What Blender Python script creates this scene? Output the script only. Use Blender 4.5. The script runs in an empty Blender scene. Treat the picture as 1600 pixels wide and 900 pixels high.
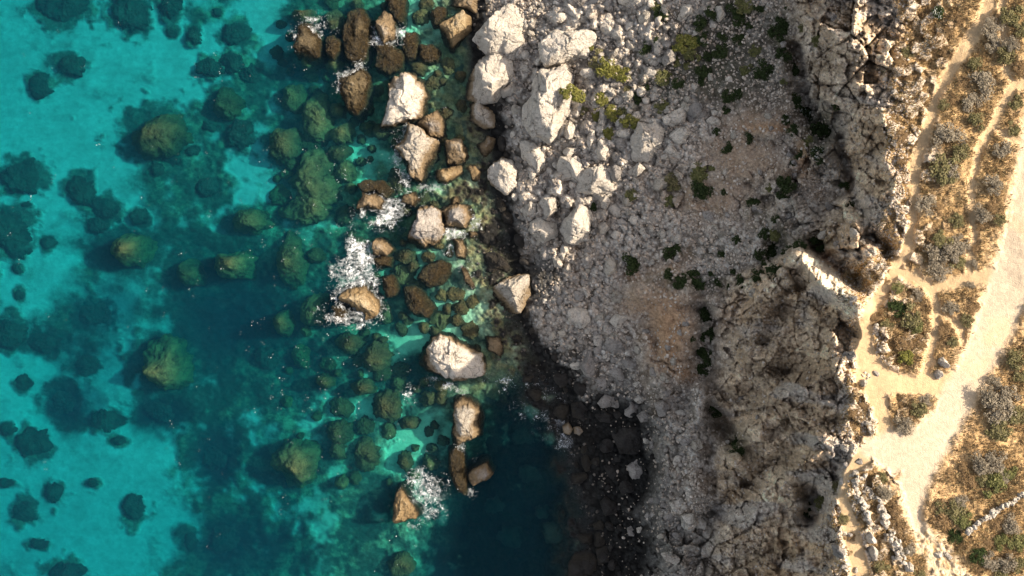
import bpy, math
import numpy as np
from mathutils import Vector

# ------------------------------------------------------------------ camera, sky, sun, exposure
scene = bpy.context.scene
COL = scene.collection
CH = 130.0                      # camera height over the sea, metres
S = 0.1                         # metres per photo pixel at sea level
SUN_EL, SUN_AZ = 36.0, 14.0     # elevation, azimuth counted from +X towards +Y

cam_data = bpy.data.cameras.new("camera")
cam_data.sensor_width = 36.0
cam_data.lens = 18.0 * CH / 80.0
cam_data.clip_start = 1.0
cam_data.clip_end = 5000.0
cam = bpy.data.objects.new("camera", cam_data)
cam.location = (0, 0, CH)
COL.objects.link(cam)
scene.camera = cam

world = bpy.data.worlds.new("World")
scene.world = world
world.use_nodes = True
wn = world.node_tree
sky = wn.nodes.new("ShaderNodeTexSky")
sky.sky_type = 'NISHITA'
sky.sun_disc = False
sky.sun_elevation = math.radians(SUN_EL)
sky.sun_rotation = math.radians(90.0 - SUN_AZ)
sky.air_density = 1.0
sky.dust_density = 2.5
sky.ozone_density = 0.3
bg = wn.nodes["Background"]
bg.inputs["Strength"].default_value = 0.138
hsv = wn.nodes.new("ShaderNodeHueSaturation")          # the camera's warm white balance: a paler sky
hsv.inputs["Saturation"].default_value = 0.68
wn.links.new(sky.outputs[0], hsv.inputs["Color"])
warm = wn.nodes.new("ShaderNodeMix"); warm.data_type = 'RGBA'; warm.blend_type = 'MULTIPLY'
warm.inputs[0].default_value = 1.0; warm.inputs[7].default_value = (1.08, 1.0, 0.92, 1)
wn.links.new(hsv.outputs[0], warm.inputs[6]); wn.links.new(warm.outputs[2], bg.inputs["Color"])

sun_data = bpy.data.lights.new("sun", 'SUN')
sun_data.energy = 5.0
sun_data.angle = math.radians(0.5)
sun_data.color = (1.0, 0.87, 0.70)
sun = bpy.data.objects.new("sun", sun_data)
_e, _a = math.radians(SUN_EL), math.radians(SUN_AZ)
sun.rotation_euler = Vector((math.cos(_e) * math.cos(_a), math.cos(_e) * math.sin(_a), math.sin(_e))).to_track_quat('Z', 'Y').to_euler()
sun.location = (120, 30, 120)
COL.objects.link(sun)

scene.view_settings.view_transform = 'Standard'
scene.view_settings.look = 'None'
scene.view_settings.exposure = 1.14
scene.view_settings.gamma = 1.0
scene.view_settings.use_curve_mapping = False
scene.cycles.use_denoising = True
scene.cycles.max_bounces = 6
scene.cycles.diffuse_bounces = 2
scene.cycles.glossy_bounces = 2
scene.cycles.transparent_max_bounces = 8
scene.cycles.volume_bounces = 0
scene.render.film_transparent = False

rng = np.random.default_rng(7)

# ------------------------------------------------------------------ numpy noise
def _h(ix, iy, iz, seed):
    n = (ix.astype(np.int64) * 374761393 + iy.astype(np.int64) * 668265263 + iz.astype(np.int64) * 2147483647 + seed * 974634777) & 0xFFFFFFFF
    n = (n ^ (n >> 13)) * 1274126177 & 0xFFFFFFFF
    n = (n ^ (n >> 16)) * 2246822519 & 0xFFFFFFFF
    n = n ^ (n >> 15)
    return (n & 0xFFFFFF).astype(np.float32) / 16777215.0

def vnoise(x, y, z, seed=0):
    x, y = np.asarray(x, dtype=np.float64), np.asarray(y, dtype=np.float64)
    z = np.zeros_like(x) + z
    ix, iy, iz = np.floor(x), np.floor(y), np.floor(z)
    fx, fy, fz = x - ix, y - iy, z - iz
    ix, iy, iz = ix.astype(np.int64), iy.astype(np.int64), iz.astype(np.int64)
    ux, uy, uz = fx * fx * (3 - 2 * fx), fy * fy * (3 - 2 * fy), fz * fz * (3 - 2 * fz)
    def lay(k):
        a = _h(ix, iy, k, seed); b = _h(ix + 1, iy, k, seed)
        c = _h(ix, iy + 1, k, seed); d = _h(ix + 1, iy + 1, k, seed)
        return (a + (b - a) * ux) * (1 - uy) + (c + (d - c) * ux) * uy
    r = lay(iz)
    if np.any(uz):
        r = r * (1 - uz) + lay(iz + 1) * uz
    return r * 2 - 1

def fbm(x, y, z=0.0, octv=4, seed=0, gain=0.5):
    t, a, n = 0.0, 1.0, 0.0
    for o in range(octv):
        c, s = math.cos(o * 1.1), math.sin(o * 1.1)
        f = 2.03 ** o
        t = t + a * vnoise((x * c - y * s) * f + 17.3 * o, (x * s + y * c) * f - 9.1 * o, z * f, seed + o)
        n += a
        a *= gain
    return t / n

def cells(x, y, seed=0):
    ix, iy = np.floor(x).astype(np.int64), np.floor(y).astype(np.int64)
    f1 = np.full(x.shape, 9.0); f2 = np.full(x.shape, 9.0); cid = np.zeros(x.shape)
    zz = np.zeros_like(ix)
    for dx in (-1, 0, 1):
        for dy in (-1, 0, 1):
            cx, cy = ix + dx, iy + dy
            px = cx + _h(cx, cy, zz, seed); py = cy + _h(cx, cy, zz, seed + 1)
            d = np.sqrt((px - x) ** 2 + (py - y) ** 2)
            near = d < f1
            f2 = np.where(near, f1, np.minimum(f2, d))
            cid = np.where(near, _h(cx, cy, zz, seed + 2), cid)
            f1 = np.where(near, d, f1)
    return f1, f2, cid

def facets(x, y, seed=0, slope=1.0, step=0.6):
    """broken rock: every cell is a flat face with a tilt and a level of its own"""
    ix, iy = np.floor(x).astype(np.int64), np.floor(y).astype(np.int64)
    f1 = np.full(x.shape, 9.0); f2 = np.full(x.shape, 9.0); hh = np.zeros(x.shape); cid = np.zeros(x.shape)
    zz = np.zeros_like(ix)
    for dx in (-1, 0, 1):
        for dy in (-1, 0, 1):
            cx, cy = ix + dx, iy + dy
            ox = x - (cx + _h(cx, cy, zz, seed)); oy = y - (cy + _h(cx, cy, zz, seed + 1))
            d = np.sqrt(ox ** 2 + oy ** 2)
            pl = slope * ((_h(cx, cy, zz, seed + 3) * 2 - 1) * ox + (_h(cx, cy, zz, seed + 4) * 2 - 1) * oy) + step * (_h(cx, cy, zz, seed + 2) - .5)
            near = d < f1
            f2 = np.where(near, f1, np.minimum(f2, d)); hh = np.where(near, pl, hh); cid = np.where(near, _h(cx, cy, zz, seed + 2), cid); f1 = np.where(near, d, f1)
    return hh, f2 - f1, cid

def sm(a, b, x):
    t = np.clip((x - a) / (b - a), 0, 1)
    return t * t * (3 - 2 * t)

def mixc(a, b, m):
    return a + (np.asarray(b, dtype=np.float64) - a) * m[..., None]

def capsules(px, py, pts):
    """signed distance (pixels) to a chain of (x, y, r) capsules"""
    best = np.full(px.shape, 1e6)
    for (x0, y0, r0), (x1, y1, r1) in zip(pts[:-1], pts[1:]):
        dx, dy = x1 - x0, y1 - y0
        t = np.clip(((px - x0) * dx + (py - y0) * dy) / (dx * dx + dy * dy + 1e-9), 0, 1)
        d = np.hypot(px - x0 - t * dx, py - y0 - t * dy) - (r0 + (r1 - r0) * t)
        best = np.minimum(best, d)
    return best

def blobs(px, py, lst):
    out = np.zeros(px.shape)
    for b in lst:
        x, y, rx, ry = b[:4]
        a = b[4] if len(b) > 4 else 1.0
        q = ((px - x) / rx) ** 2 + ((py - y) / ry) ** 2
        out = np.maximum(out, a * np.exp(-q * 0.9))
    return out

# ------------------------------------------------------------------ mesh and object helpers
def W(px, py, z):
    f = S * (CH - z) / CH
    return (px - 800.0) * f, (450.0 - py) * f

def mesh_arrays(name, verts, faces, smooth=True):
    me = bpy.data.meshes.new(name)
    verts = np.asarray(verts, dtype=np.float32); faces = np.asarray(faces, dtype=np.int32)
    n, k = faces.shape
    me.vertices.add(len(verts)); me.vertices.foreach_set("co", verts.ravel())
    me.loops.add(n * k); me.loops.foreach_set("vertex_index", faces.ravel())
    me.polygons.add(n)
    me.polygons.foreach_set("loop_start", np.arange(0, n * k, k, dtype=np.int32))
    me.polygons.foreach_set("loop_total", np.full(n, k, dtype=np.int32))
    me.polygons.foreach_set("use_smooth", np.full(n, smooth, dtype=bool))
    me.update(calc_edges=True)
    return me

def add_obj(name, data, parent=None):
    o = bpy.data.objects.new(name, data)
    COL.objects.link(o)
    if parent is not None:
        o.parent = parent
    return o

def tag(o, label=None, cat=None, group=None, kind=None):
    if label: o["label"] = label
    if cat: o["category"] = cat
    if group: o["group"] = group
    if kind: o["kind"] = kind
    return o

# ------------------------------------------------------------------ materials
def new_mat(name):
    m = bpy.data.materials.new(name)
    m.use_nodes = True
    nt = m.node_tree
    for n in list(nt.nodes): nt.nodes.remove(n)
    out = nt.nodes.new("ShaderNodeOutputMaterial")
    return m, nt, out

def nd(nt, typ, **kw):
    n = nt.nodes.new(typ)
    for k, v in kw.items():
        if k.startswith("i_"):
            n.inputs[k[2:].replace("_", " ")].default_value = v
        else:
            setattr(n, k, v)
    return n

def mixrgb(nt, fac, a, b, mode='MIX'):
    n = nt.nodes.new("ShaderNodeMix"); n.data_type = 'RGBA'; n.blend_type = mode
    for i, v in ((0, fac), (6, a), (7, b)):
        if isinstance(v, bpy.types.NodeSocket): nt.links.new(v, n.inputs[i])
        elif isinstance(v, (int, float)): n.inputs[i].default_value = v
        else: n.inputs[i].default_value = (*v, 1)
    return n.outputs[2]

def maprange(nt, val, a, b, c=0.0, d=1.0):
    n = nt.nodes.new("ShaderNodeMapRange"); n.clamp = True
    nt.links.new(val, n.inputs[0])
    for i, v in ((1, a), (2, b), (3, c), (4, d)): n.inputs[i].default_value = v
    return n.outputs[0]

def noise(nt, scale, detail=4.0, rough=0.55, vec=None, dim='3D'):
    n = nt.nodes.new("ShaderNodeTexNoise")
    n.inputs["Scale"].default_value = scale; n.inputs["Detail"].default_value = detail; n.inputs["Roughness"].default_value = rough
    if vec is not None: nt.links.new(vec, n.inputs["Vector"])
    return n.outputs[0]

def bump(nt, height, strength, dist):
    b = nt.nodes.new("ShaderNodeBump"); b.inputs["Strength"].default_value = strength; b.inputs["Distance"].default_value = dist
    nt.links.new(height, b.inputs["Height"])
    return b.outputs[0]

def principled(nt, out, col, rough=0.9, normal=None, spec=0.25):
    p = nt.nodes.new("ShaderNodeBsdfPrincipled")
    if isinstance(col, bpy.types.NodeSocket): nt.links.new(col, p.inputs["Base Color"])
    else: p.inputs["Base Color"].default_value = (*col, 1)
    if isinstance(rough, bpy.types.NodeSocket): nt.links.new(rough, p.inputs["Roughness"])
    else: p.inputs["Roughness"].default_value = rough
    p.inputs["Specular IOR Level"].default_value = spec
    if normal is not None: nt.links.new(normal, p.inputs["Normal"])
    nt.links.new(p.outputs[0], out.inputs[0])
    return p

def ground_material():
    m, nt, out = new_mat("earth_and_rock")
    at = nd(nt, "ShaderNodeAttribute", attribute_name="albedo")
    geo = nd(nt, "ShaderNodeNewGeometry")
    n1 = noise(nt, 2.2, 6, 0.65, geo.outputs["Position"])
    n2 = noise(nt, 9.0, 4, 0.6, geo.outputs["Position"])
    v = maprange(nt, n1, 0.3, 0.7, 0.62, 1.38)
    v2 = maprange(nt, n2, 0.3, 0.7, 0.7, 1.3)
    mul = nd(nt, "ShaderNodeMath", operation='MULTIPLY'); nt.links.new(v, mul.inputs[0]); nt.links.new(v2, mul.inputs[1])
    rg = nd(nt, "ShaderNodeAttribute", attribute_name="rough")
    # paths are even, rock is mottled
    lerp = nd(nt, "ShaderNodeMix"); nt.links.new(rg.outputs["Fac"], lerp.inputs[0]); lerp.inputs[2].default_value = 1.0; nt.links.new(mul.outputs[0], lerp.inputs[3])
    sc = nd(nt, "ShaderNodeVectorMath", operation='SCALE'); nt.links.new(at.outputs["Color"], sc.inputs[0]); nt.links.new(lerp.outputs[0], sc.inputs["Scale"])
    hs = nd(nt, "ShaderNodeMath", operation='ADD'); nt.links.new(n1, hs.inputs[0]); nt.links.new(n2, hs.inputs[1])
    hh = nd(nt, "ShaderNodeMath", operation='MULTIPLY'); nt.links.new(hs.outputs[0], hh.inputs[0]); nt.links.new(rg.outputs["Fac"], hh.inputs[1])
    principled(nt, out, sc.outputs[0], 0.95, bump(nt, hh.outputs[0], 0.8, 0.35), 0.15)
    return m

def rock_material(name, base, alt, stain, wet=True, dark=(0.035, 0.026, 0.014), ochre=(0.24, 0.16, 0.075), zlo=0.2, zhi=0.9, bscale=1.0):
    m, nt, out = new_mat(name)
    geo = nd(nt, "ShaderNodeNewGeometry"); pos = geo.outputs["Position"]
    oi = nd(nt, "ShaderNodeObjectInfo")
    n1 = noise(nt, 0.55, 5, 0.6, pos); n2 = noise(nt, 1.9, 8, 0.72, pos); n3 = noise(nt, 5.5, 5, 0.65, pos)
    wv = nd(nt, "ShaderNodeTexNoise"); wv.inputs["Scale"].default_value = 1.1; wv.inputs["Detail"].default_value = 4; nt.links.new(pos, wv.inputs["Vector"])
    wa = nd(nt, "ShaderNodeVectorMath", operation='MULTIPLY_ADD'); nt.links.new(wv.outputs["Color"], wa.inputs[0]); wa.inputs[1].default_value = (1.6, 1.6, 1.6); nt.links.new(pos, wa.inputs[2])
    vo = nd(nt, "ShaderNodeTexVoronoi", feature='DISTANCE_TO_EDGE'); vo.inputs["Scale"].default_value = 0.42; nt.links.new(wa.outputs[0], vo.inputs["Vector"])
    crack = maprange(nt, vo.outputs["Distance"], 0.0, 0.045, 1.0, 0.0)
    c = mixrgb(nt, maprange(nt, n1, 0.40, 0.62), base, alt)
    c = mixrgb(nt, maprange(nt, n2, 0.56, 0.70, 0, 0.75), c, stain)
    c = mixrgb(nt, maprange(nt, oi.outputs["Random"], 0, 1, 0.0, 0.32), c, tuple(x * 0.62 for x in alt))
    c = mixrgb(nt, maprange(nt, n3, 0.32, 0.46, 0.8, 0.0), c, tuple(x * 0.45 for x in stain))
    ck = nd(nt, "ShaderNodeMath", operation='MULTIPLY'); nt.links.new(crack, ck.inputs[0]); nt.links.new(maprange(nt, n1, 0.42, 0.60, 0.0, 0.75), ck.inputs[1])
    c = mixrgb(nt, ck.outputs[0], c, tuple(x * 0.25 for x in stain))
    if wet:
        sx = nd(nt, "ShaderNodeSeparateXYZ"); nt.links.new(pos, sx.inputs[0])
        w = nd(nt, "ShaderNodeMath", operation='MULTIPLY_ADD'); nt.links.new(n2, w.inputs[0]); w.inputs[1].default_value = -1.4; nt.links.new(sx.outputs[2], w.inputs[2])
        c = mixrgb(nt, maprange(nt, w.outputs[0], zlo, zhi, 0.85, 0.0), c, ochre)
        dk = mixrgb(nt, maprange(nt, n3, 0.40, 0.60), tuple(x * 0.35 for x in dark), tuple(x * 1.3 for x in dark))
        dk = mixrgb(nt, maprange(nt, n2, 0.52, 0.68, 0, 0.85), dk, tuple(x * 2.6 for x in dark))
        c = mixrgb(nt, maprange(nt, w.outputs[0], zlo - 0.9, zlo - 0.15, 1.0, 0.0), c, dk)
        rough = maprange(nt, w.outputs[0], zlo - 0.9, zlo, 0.38, 0.92)
    else:
        rough = 0.92
    a = nd(nt, "ShaderNodeMath", operation='MULTIPLY_ADD'); nt.links.new(n3, a.inputs[0]); a.inputs[1].default_value = 0.45; nt.links.new(n2, a.inputs[2])
    b2_ = nd(nt, "ShaderNodeMath", operation='MULTIPLY_ADD'); nt.links.new(ck.outputs[0], b2_.inputs[0]); b2_.inputs[1].default_value = -0.35; nt.links.new(a.outputs[0], b2_.inputs[2])
    principled(nt, out, c, rough, bump(nt, b2_.outputs[0], 1.0, 0.9 * bscale), 0.2)
    return m

def leaf_material(name, c1, c2, c3):
    m, nt, out = new_mat(name)
    geo = nd(nt, "ShaderNodeNewGeometry")
    n1 = noise(nt, 1.6, 3, 0.6, geo.outputs["Position"])
    c = mixrgb(nt, maprange(nt, n1, 0.38, 0.62), c1, c2)
    c = mixrgb(nt, maprange(nt, geo.outputs["Random Per Island"], 0.3, 1.0, 0, 0.8), c, c3)
    dif = nd(nt, "ShaderNodeBsdfDiffuse"); nt.links.new(c, dif.inputs[0])
    tr = nd(nt, "ShaderNodeBsdfTranslucent"); nt.links.new(c, tr.inputs[0])
    mx = nd(nt, "ShaderNodeMixShader"); mx.inputs[0].default_value = 0.22
    nt.links.new(dif.outputs[0], mx.inputs[1]); nt.links.new(tr.outputs[0], mx.inputs[2]); nt.links.new(mx.outputs[0], out.inputs[0])
    return m

M = {}
M['ground'] = ground_material()
M['limestone'] = rock_material("pale_limestone", (0.76, 0.69, 0.59), (0.64, 0.575, 0.49), (0.42, 0.335, 0.235))
M['tan_rock'] = rock_material("tan_limestone", (0.60, 0.54, 0.45), (0.47, 0.42, 0.35), (0.24, 0.17, 0.10), zlo=0.35, zhi=1.3)
M['grey_rock'] = rock_material("grey_limestone", (0.48, 0.435, 0.385), (0.34, 0.31, 0.28), (0.22, 0.17, 0.13))
M['golden_rock'] = rock_material("golden_rock", (0.62, 0.50, 0.33), (0.52, 0.39, 0.22), (0.27, 0.18, 0.09))
M['wet_rock'] = rock_material("wet_shaded_rock", (0.055, 0.050, 0.045), (0.032, 0.029, 0.027), (0.05, 0.038, 0.025), ochre=(0.045, 0.038, 0.028), dark=(0.020, 0.019, 0.018))  # albedo holds both the wetness and the shade of the lower shore
M['weed_rock'] = rock_material("brown_weedy_rock", (0.52, 0.44, 0.32), (0.36, 0.28, 0.17), (0.10, 0.07, 0.03), dark=(0.036, 0.026, 0.012), ochre=(0.11, 0.080, 0.038), zlo=0.55, zhi=1.05)
M['reef_brown'] = rock_material("brown_reef", (0.125, 0.085, 0.036), (0.06, 0.048, 0.022), (0.03, 0.028, 0.012), wet=False)
M['reef_olive'] = rock_material("olive_reef", (0.185, 0.128, 0.052), (0.085, 0.068, 0.030), (0.04, 0.036, 0.02), wet=False)
M['reef_dark'] = rock_material("dark_reef", (0.055, 0.075, 0.06), (0.028, 0.042, 0.036), (0.09, 0.09, 0.06), wet=False)
M['leaf_grey'] = leaf_material("grey_garrigue", (0.235, 0.20, 0.145), (0.165, 0.14, 0.10), (0.31, 0.27, 0.21))
M['leaf_olive'] = leaf_material("olive_leaves", (0.15, 0.135, 0.062), (0.10, 0.095, 0.042), (0.25, 0.215, 0.12))
M['leaf_green'] = leaf_material("green_leaves", (0.135, 0.135, 0.05), (0.085, 0.092, 0.034), (0.20, 0.19, 0.09))
M['leaf_yellow'] = leaf_material("yellow_green_leaves", (0.17, 0.165, 0.04), (0.09, 0.10, 0.024), (0.25, 0.225, 0.08))
M['leaf_dark'] = leaf_material("dark_green_leaves", (0.035, 0.05, 0.018), (0.022, 0.034, 0.012), (0.05, 0.065, 0.03))
M['leaf_brown'] = leaf_material("dry_brown_leaves", (0.20, 0.13, 0.065), (0.14, 0.09, 0.045), (0.30, 0.21, 0.12))
M['twig'] = leaf_material("dry_twigs", (0.26, 0.21, 0.17), (0.18, 0.14, 0.11), (0.10, 0.08, 0.06))
M['straw'] = leaf_material("dry_grass", (0.34, 0.24, 0.12), (0.24, 0.16, 0.08), (0.44, 0.33, 0.19))
M['flower'] = leaf_material("white_flowers", (0.5, 0.5, 0.45), (0.35, 0.36, 0.3), (0.6, 0.6, 0.55))

# ------------------------------------------------------------------ terrain: heights along photo rows, from seabed to plateau
# knots per row: deep, sea1, sea2, sea3, near shore, shoreline, beach, scree, cliff foot, cliff middle, cliff edge, inland, far inland
_SEA = [(-2500, -12), (0, -7.0), (350, -6.5), (560, -4.5)]
ROWS = [
    (-600, [(690, -1.6), (735, 0), (830, 4), (1000, 11), (1240, 18), (1290, 25), (1400, 31)]),
    (0,    [(690, -1.6), (735, 0), (830, 4), (1000, 11), (1235, 18), (1318, 26.3), (1402, 29)]),
    (100,  [(690, -1.6), (740, 0), (835, 4), (1000, 10.5), (1243, 17.5), (1312, 26.2), (1404, 29)]),
    (160,  [(685, -1.6), (750, 0), (840, 4), (1000, 10), (1285, 19), (1325, 25.5), (1400, 29.5)]),
    (200,  [(680, -1.6), (765, 0), (845, 4), (1000, 9.8), (1312, 20), (1334, 23.5), (1392, 31)]),
    (300,  [(690, -1.4), (775, 0), (850, 3.6), (1000, 8.6), (1315, 20), (1345, 24.5), (1388, 31)]),
    (380,  [(700, -1.4), (795, 0), (860, 3.2), (1000, 7.6), (1255, 18), (1330, 25), (1400, 30.5)]),
    (430,  [(705, -1.5), (805, 0), (865, 2.8), (1000, 7.2), (1150, 13.5), (1215, 21), (1332, 30.3)]),
    (500,  [(715, -1.6), (815, 0), (865, 2.4), (1000, 7), (1115, 12), (1215, 21), (1336, 31.3)]),
    (600,  [(740, -1.6), (860, 0), (900, 1.7), (1010, 5.6), (1110, 11), (1205, 20.5), (1330, 32.6)]),
    (700,  [(790, -2.0), (905, 0), (950, 1.5), (1020, 4.5), (1110, 11.5), (1200, 21), (1312, 33.5)]),
    (800,  [(810, -2.4), (925, 0), (970, 1.5), (1020, 4.6), (1110, 11.5), (1200, 20.5), (1310, 33.5)]),
    (900,  [(800, -2.4), (905, 0), (955, 1.6), (1020, 4.6), (1110, 11.5), (1200, 20.5), (1310, 33.3)]),
    (1600, [(800, -2.4), (905, 0), (955, 1.6), (1020, 4.6), (1110, 11.5), (1200, 20.5), (1310, 33.3)]),
]
RY = np.array([r[0] for r in ROWS], dtype=float)
KX = np.array([[a for a, _ in _SEA] + [a for a, _ in r[1]] + [1700, 4500] for r in ROWS], dtype=float)
KH = np.array([[b for _, b in _SEA] + [b for _, b in r[1]] + [max(r[1][-1][1] + 1.0, 33.0), 40] for r in ROWS], dtype=float)

gx = np.concatenate([np.linspace(-2400, -480, 16), np.arange(-460, -61, 8.0), np.arange(-60, 600, 3.0), np.arange(600, 1664, 1.5), np.arange(1670, 2060, 7.0), np.linspace(2080, 4200, 20)])
gy = np.concatenate([np.linspace(-1900, -480, 14), np.arange(-460, -61, 7.0), np.arange(-60, 962, 1.5), np.arange(966, 1360, 7.0), np.linspace(1380, 2800, 14)])
PX, PY = np.meshgrid(gx, gy)
MX, MY = PX * S, PY * S                       # noise coordinates, about metres

land0 = sm(720, 860, PX)
WX = PX + sm(1150, 1330, PX) * (24 * fbm(MX * 0.11 + 7, MY * 0.11, 0, 2, 14) + 12 * fbm(MX * 0.3, MY * 0.3, 0, 3, 15)) + land0 * (13 * fbm(MX * 0.16, MY * 0.16, 0, 3, 11) + 6 * fbm(MX * 0.5, MY * 0.5, 0, 3, 12))
WX += (1 - land0) * sm(640, 720, PX) * 10 * fbm(MX * 0.2, MY * 0.2, 0, 3, 13)
Hh = np.empty_like(PX); U = np.empty_like(PX)
kidx = np.arange(KX.shape[1], dtype=float)
for j, yy in enumerate(gy):
    kx = np.array([np.interp(yy, RY, KX[:, k]) for k in range(KX.shape[1])])
    kh = np.array([np.interp(yy, RY, KH[:, k]) for k in range(KX.shape[1])])
    Hh[j] = np.interp(WX[j], kx, kh); U[j] = np.interp(WX[j], kx, kidx)

m_cliff = sm(7.8, 8.4, U) * (1 - sm(9.85, 10.02, U))
m_plat = sm(9.9, 10.03, U)
m_scree = sm(5.0, 6.0, U) * (1 - sm(7.9, 8.5, U))
m_sea = 1 - sm(4.6, 5.05, U)

# paths and roads on the plateau (x, y, radius)
ROAD = [(1760, -600, 42), (1680, -60, 40), (1650, 100, 36), (1632, 220, 36), (1610, 330, 34), (1588, 420, 36), (1562, 490, 32), (1535, 550, 28), (1508, 600, 26), (1480, 655, 27), (1440, 705, 34), (1428, 755, 24), (1428, 800, 12), (1436, 830, 8)]
ROAD2 = [(1362, 700, 18), (1400, 705, 34), (1440, 700, 36)]
PATHS = [
    [(1556, -60, 11), (1547, 0, 11), (1537, 30, 10), (1520, 60, 10), (1500, 90, 9), (1477, 123, 8), (1463, 150, 7), (1453, 187, 8), (1440, 227, 9), (1432, 253, 9), (1429, 293, 6), (1427, 343, 6), (1417, 390, 9), (1400, 420, 9), (1387, 443, 8), (1366, 478, 10), (1348, 517, 14), (1350, 550, 15), (1366, 583, 22), (1370, 620, 15), (1381, 660, 11), (1383, 700, 18)],
    [(1360, 590, 24), (1420, 602, 13), (1490, 600, 22)],
    [(1400, 423, 8), (1430, 433, 8), (1453, 452, 8), (1466, 480, 7), (1463, 513, 6), (1453, 547, 5), (1445, 585, 8)],
    [(1453, 453, 7), (1493, 442, 9), (1550, 430, 14)],
    [(1466, 490, 5), (1482, 495, 5), (1500, 507, 5), (1504, 535, 5)],
    [(1562, -60, 8), (1566, 30, 6), (1573, 113, 5), (1585, 132, 7), (1567, 160, 6), (1550, 197, 6), (1531, 233, 6), (1523, 267, 5), (1518, 300, 4), (1520, 343, 4), (1523, 367, 4), (1512, 407, 5), (1516, 430, 6)],
    [(1555, 200, 5), (1577, 216, 4), (1612, 226, 6)],
    [(1318, 735, 10), (1314, 770, 8), (1322, 800, 9), (1331, 840, 13), (1342, 880, 15), (1350, 960, 18)],
    [(1349, 716, 16), (1318, 735, 10)],
    [(1585, 132, 7), (1640, 130, 6)],
]
STONY = [(1436, 826, 12), (1455, 850, 22), (1480, 890, 30), (1500, 960, 40)]
wp = 3.0 * fbm(MX * 0.5, MY * 0.5, 0, 3, 31) + 3.0 * fbm(MX * 1.6, MY * 1.6, 0, 2, 32)
d_road = np.minimum(capsules(PX, PY, ROAD), capsules(PX, PY, ROAD2)) + wp
d_path = np.full(PX.shape, 1e6)
for p in PATHS: d_path = np.minimum(d_path, capsules(PX, PY, p))
d_path += wp
d_stony = capsules(PX, PY, STONY) + wp * 2
road = 1 - sm(-8, 8, d_road); path = 1 - sm(-3.0, 4.5, d_path); stony = 1 - sm(-8, 6, d_stony)
worn = np.maximum(road, path)

# --- shaped features of the cliffs and the scree
def seg_bump(pts, amp, fall):
    d = capsules(PX, PY, pts)
    return amp * np.exp(-(np.maximum(d, 0) / fall) ** 2)

Hh += seg_bump([(1238, 402, 2), (1262, 405, 5), (1285, 432, 8), (1335, 478, 9)], 7.0, 11)         # sunlit ridge
Hh -= seg_bump([(1276, 392, 3), (1300, 420, 8), (1332, 442, 6)], 6.0, 13)                          # gully behind the ridge
Hh += seg_bump([(1338, 360, 8), (1350, 385, 12)], 3.2, 14)                                         # stony knob
Hh -= seg_bump([(1372, 372, 2), (1385, 392, 4)], 3.5, 10)
Hh -= seg_bump([(1262, 768, 4), (1278, 785, 9), (1268, 805, 6)], 6.0, 13)                                         # dark hollow
Hh += seg_bump([(1000, 455, 6), (1050, 450, 22), (1060, 540, 16), (1045, 590, 12)], 2.6, 14)       # earth mound
Hh += seg_bump([(1006, 530, 2), (1020, 590, 6), (1030, 612, 8)], 2.0, 9)
Hh -= seg_bump([(1102, 485, 3), (1106, 530, 5), (1098, 565, 4), (1112, 592, 5)], 1.5, 14)
Hh -= seg_bump([(1068, 590, 4)], 2.5, 7)
Hh += seg_bump([(1095, 610, 4), (1092, 650, 4)], 3.0, 9)
Hh += seg_bump([(1035, 650, 5), (1060, 700, 22), (1060, 760, 24), (1050, 850, 18)], 3.4, 20)       # broken pale rock
Hh -= seg_bump([(1110, 640, 4), (1150, 690, 7), (1165, 705, 6)], 2.6, 9)
Hh += seg_bump([(1240, 408, 4), (1190, 470, 6), (1165, 545, 5)], 3.2, 15)
Hh += seg_bump([(1300, 590, 4), (1215, 635, 6), (1140, 720, 5)], 3.0, 15)
Hh += seg_bump([(1290, 690, 3), (1215, 760, 6), (1150, 850, 6)], 2.6, 15)
Hh -= seg_bump([(1255, 560, 2), (1180, 610, 4), (1130, 660, 4)], 2.4, 12)
Hh -= seg_bump([(1255, 690, 2), (1185, 745, 4), (1120, 800, 4)], 2.2, 11)
Hh -= seg_bump([(1312, 215, 1), (1335, 310, 2), (1362, 372, 3)], 3.0, 7)
Hh += seg_bump([(1250, 350, 12), (1235, 340, 14)], 2.0, 15)                                        # grey crag
Hh -= seg_bump([(1242, 75, 4), (1250, 150, 5), (1285, 205, 10)], 3.0, 9)
Hh -= seg_bump([(1215, 390, 8), (1200, 430, 6)], 2.5, 12)
Hh += seg_bump([(1130, 700, 4), (1190, 760, 5)], 1.6, 7)

# --- relief
rid = 1 - np.abs(fbm(MX * 0.22 + 3, MY * 0.22, 0, 5, 41)) * 2
wcx, wcy = 0.5 * fbm(MX * 0.5, MY * 0.5, 0, 2, 51), 0.5 * fbm(MX * 0.5 + 50, MY * 0.5, 0, 2, 52)
b1, b1b, i1 = cells(MX * 0.26 + wcx, MY * 0.26 + wcy, 61)
b2, b2b, i2 = cells(MX * 0.75 + wcx, MY * 0.75 + wcy, 62)
b3, b3b, i3 = cells(MX * 1.7, MY * 1.7, 63)
b4, b4b, i4 = cells(MX * 0.42 + wcx, MY * 0.42 + wcy, 64)
fa1, fe1, fi1 = facets(MX * 0.17 + .15 * wcx, MY * 0.17 + .15 * wcy, 161, 1.0, .5)
fa2, fe2, fi2 = facets(MX * 0.46 + .25 * wcx, MY * 0.46 + .25 * wcy, 171, 1.1, .5)
fa3, fe3, fi3 = facets(MX * 1.25, MY * 1.25, 181, 1.1, .5)
fb1, _, _ = facets(MX * 0.16 + .06 * MY + .2 * wcx, MY * 0.26 + .2 * wcy, 191, 1.0, .5)
fine = fbm(MX * 1.3, MY * 1.3, 0, 5, 42)
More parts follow.
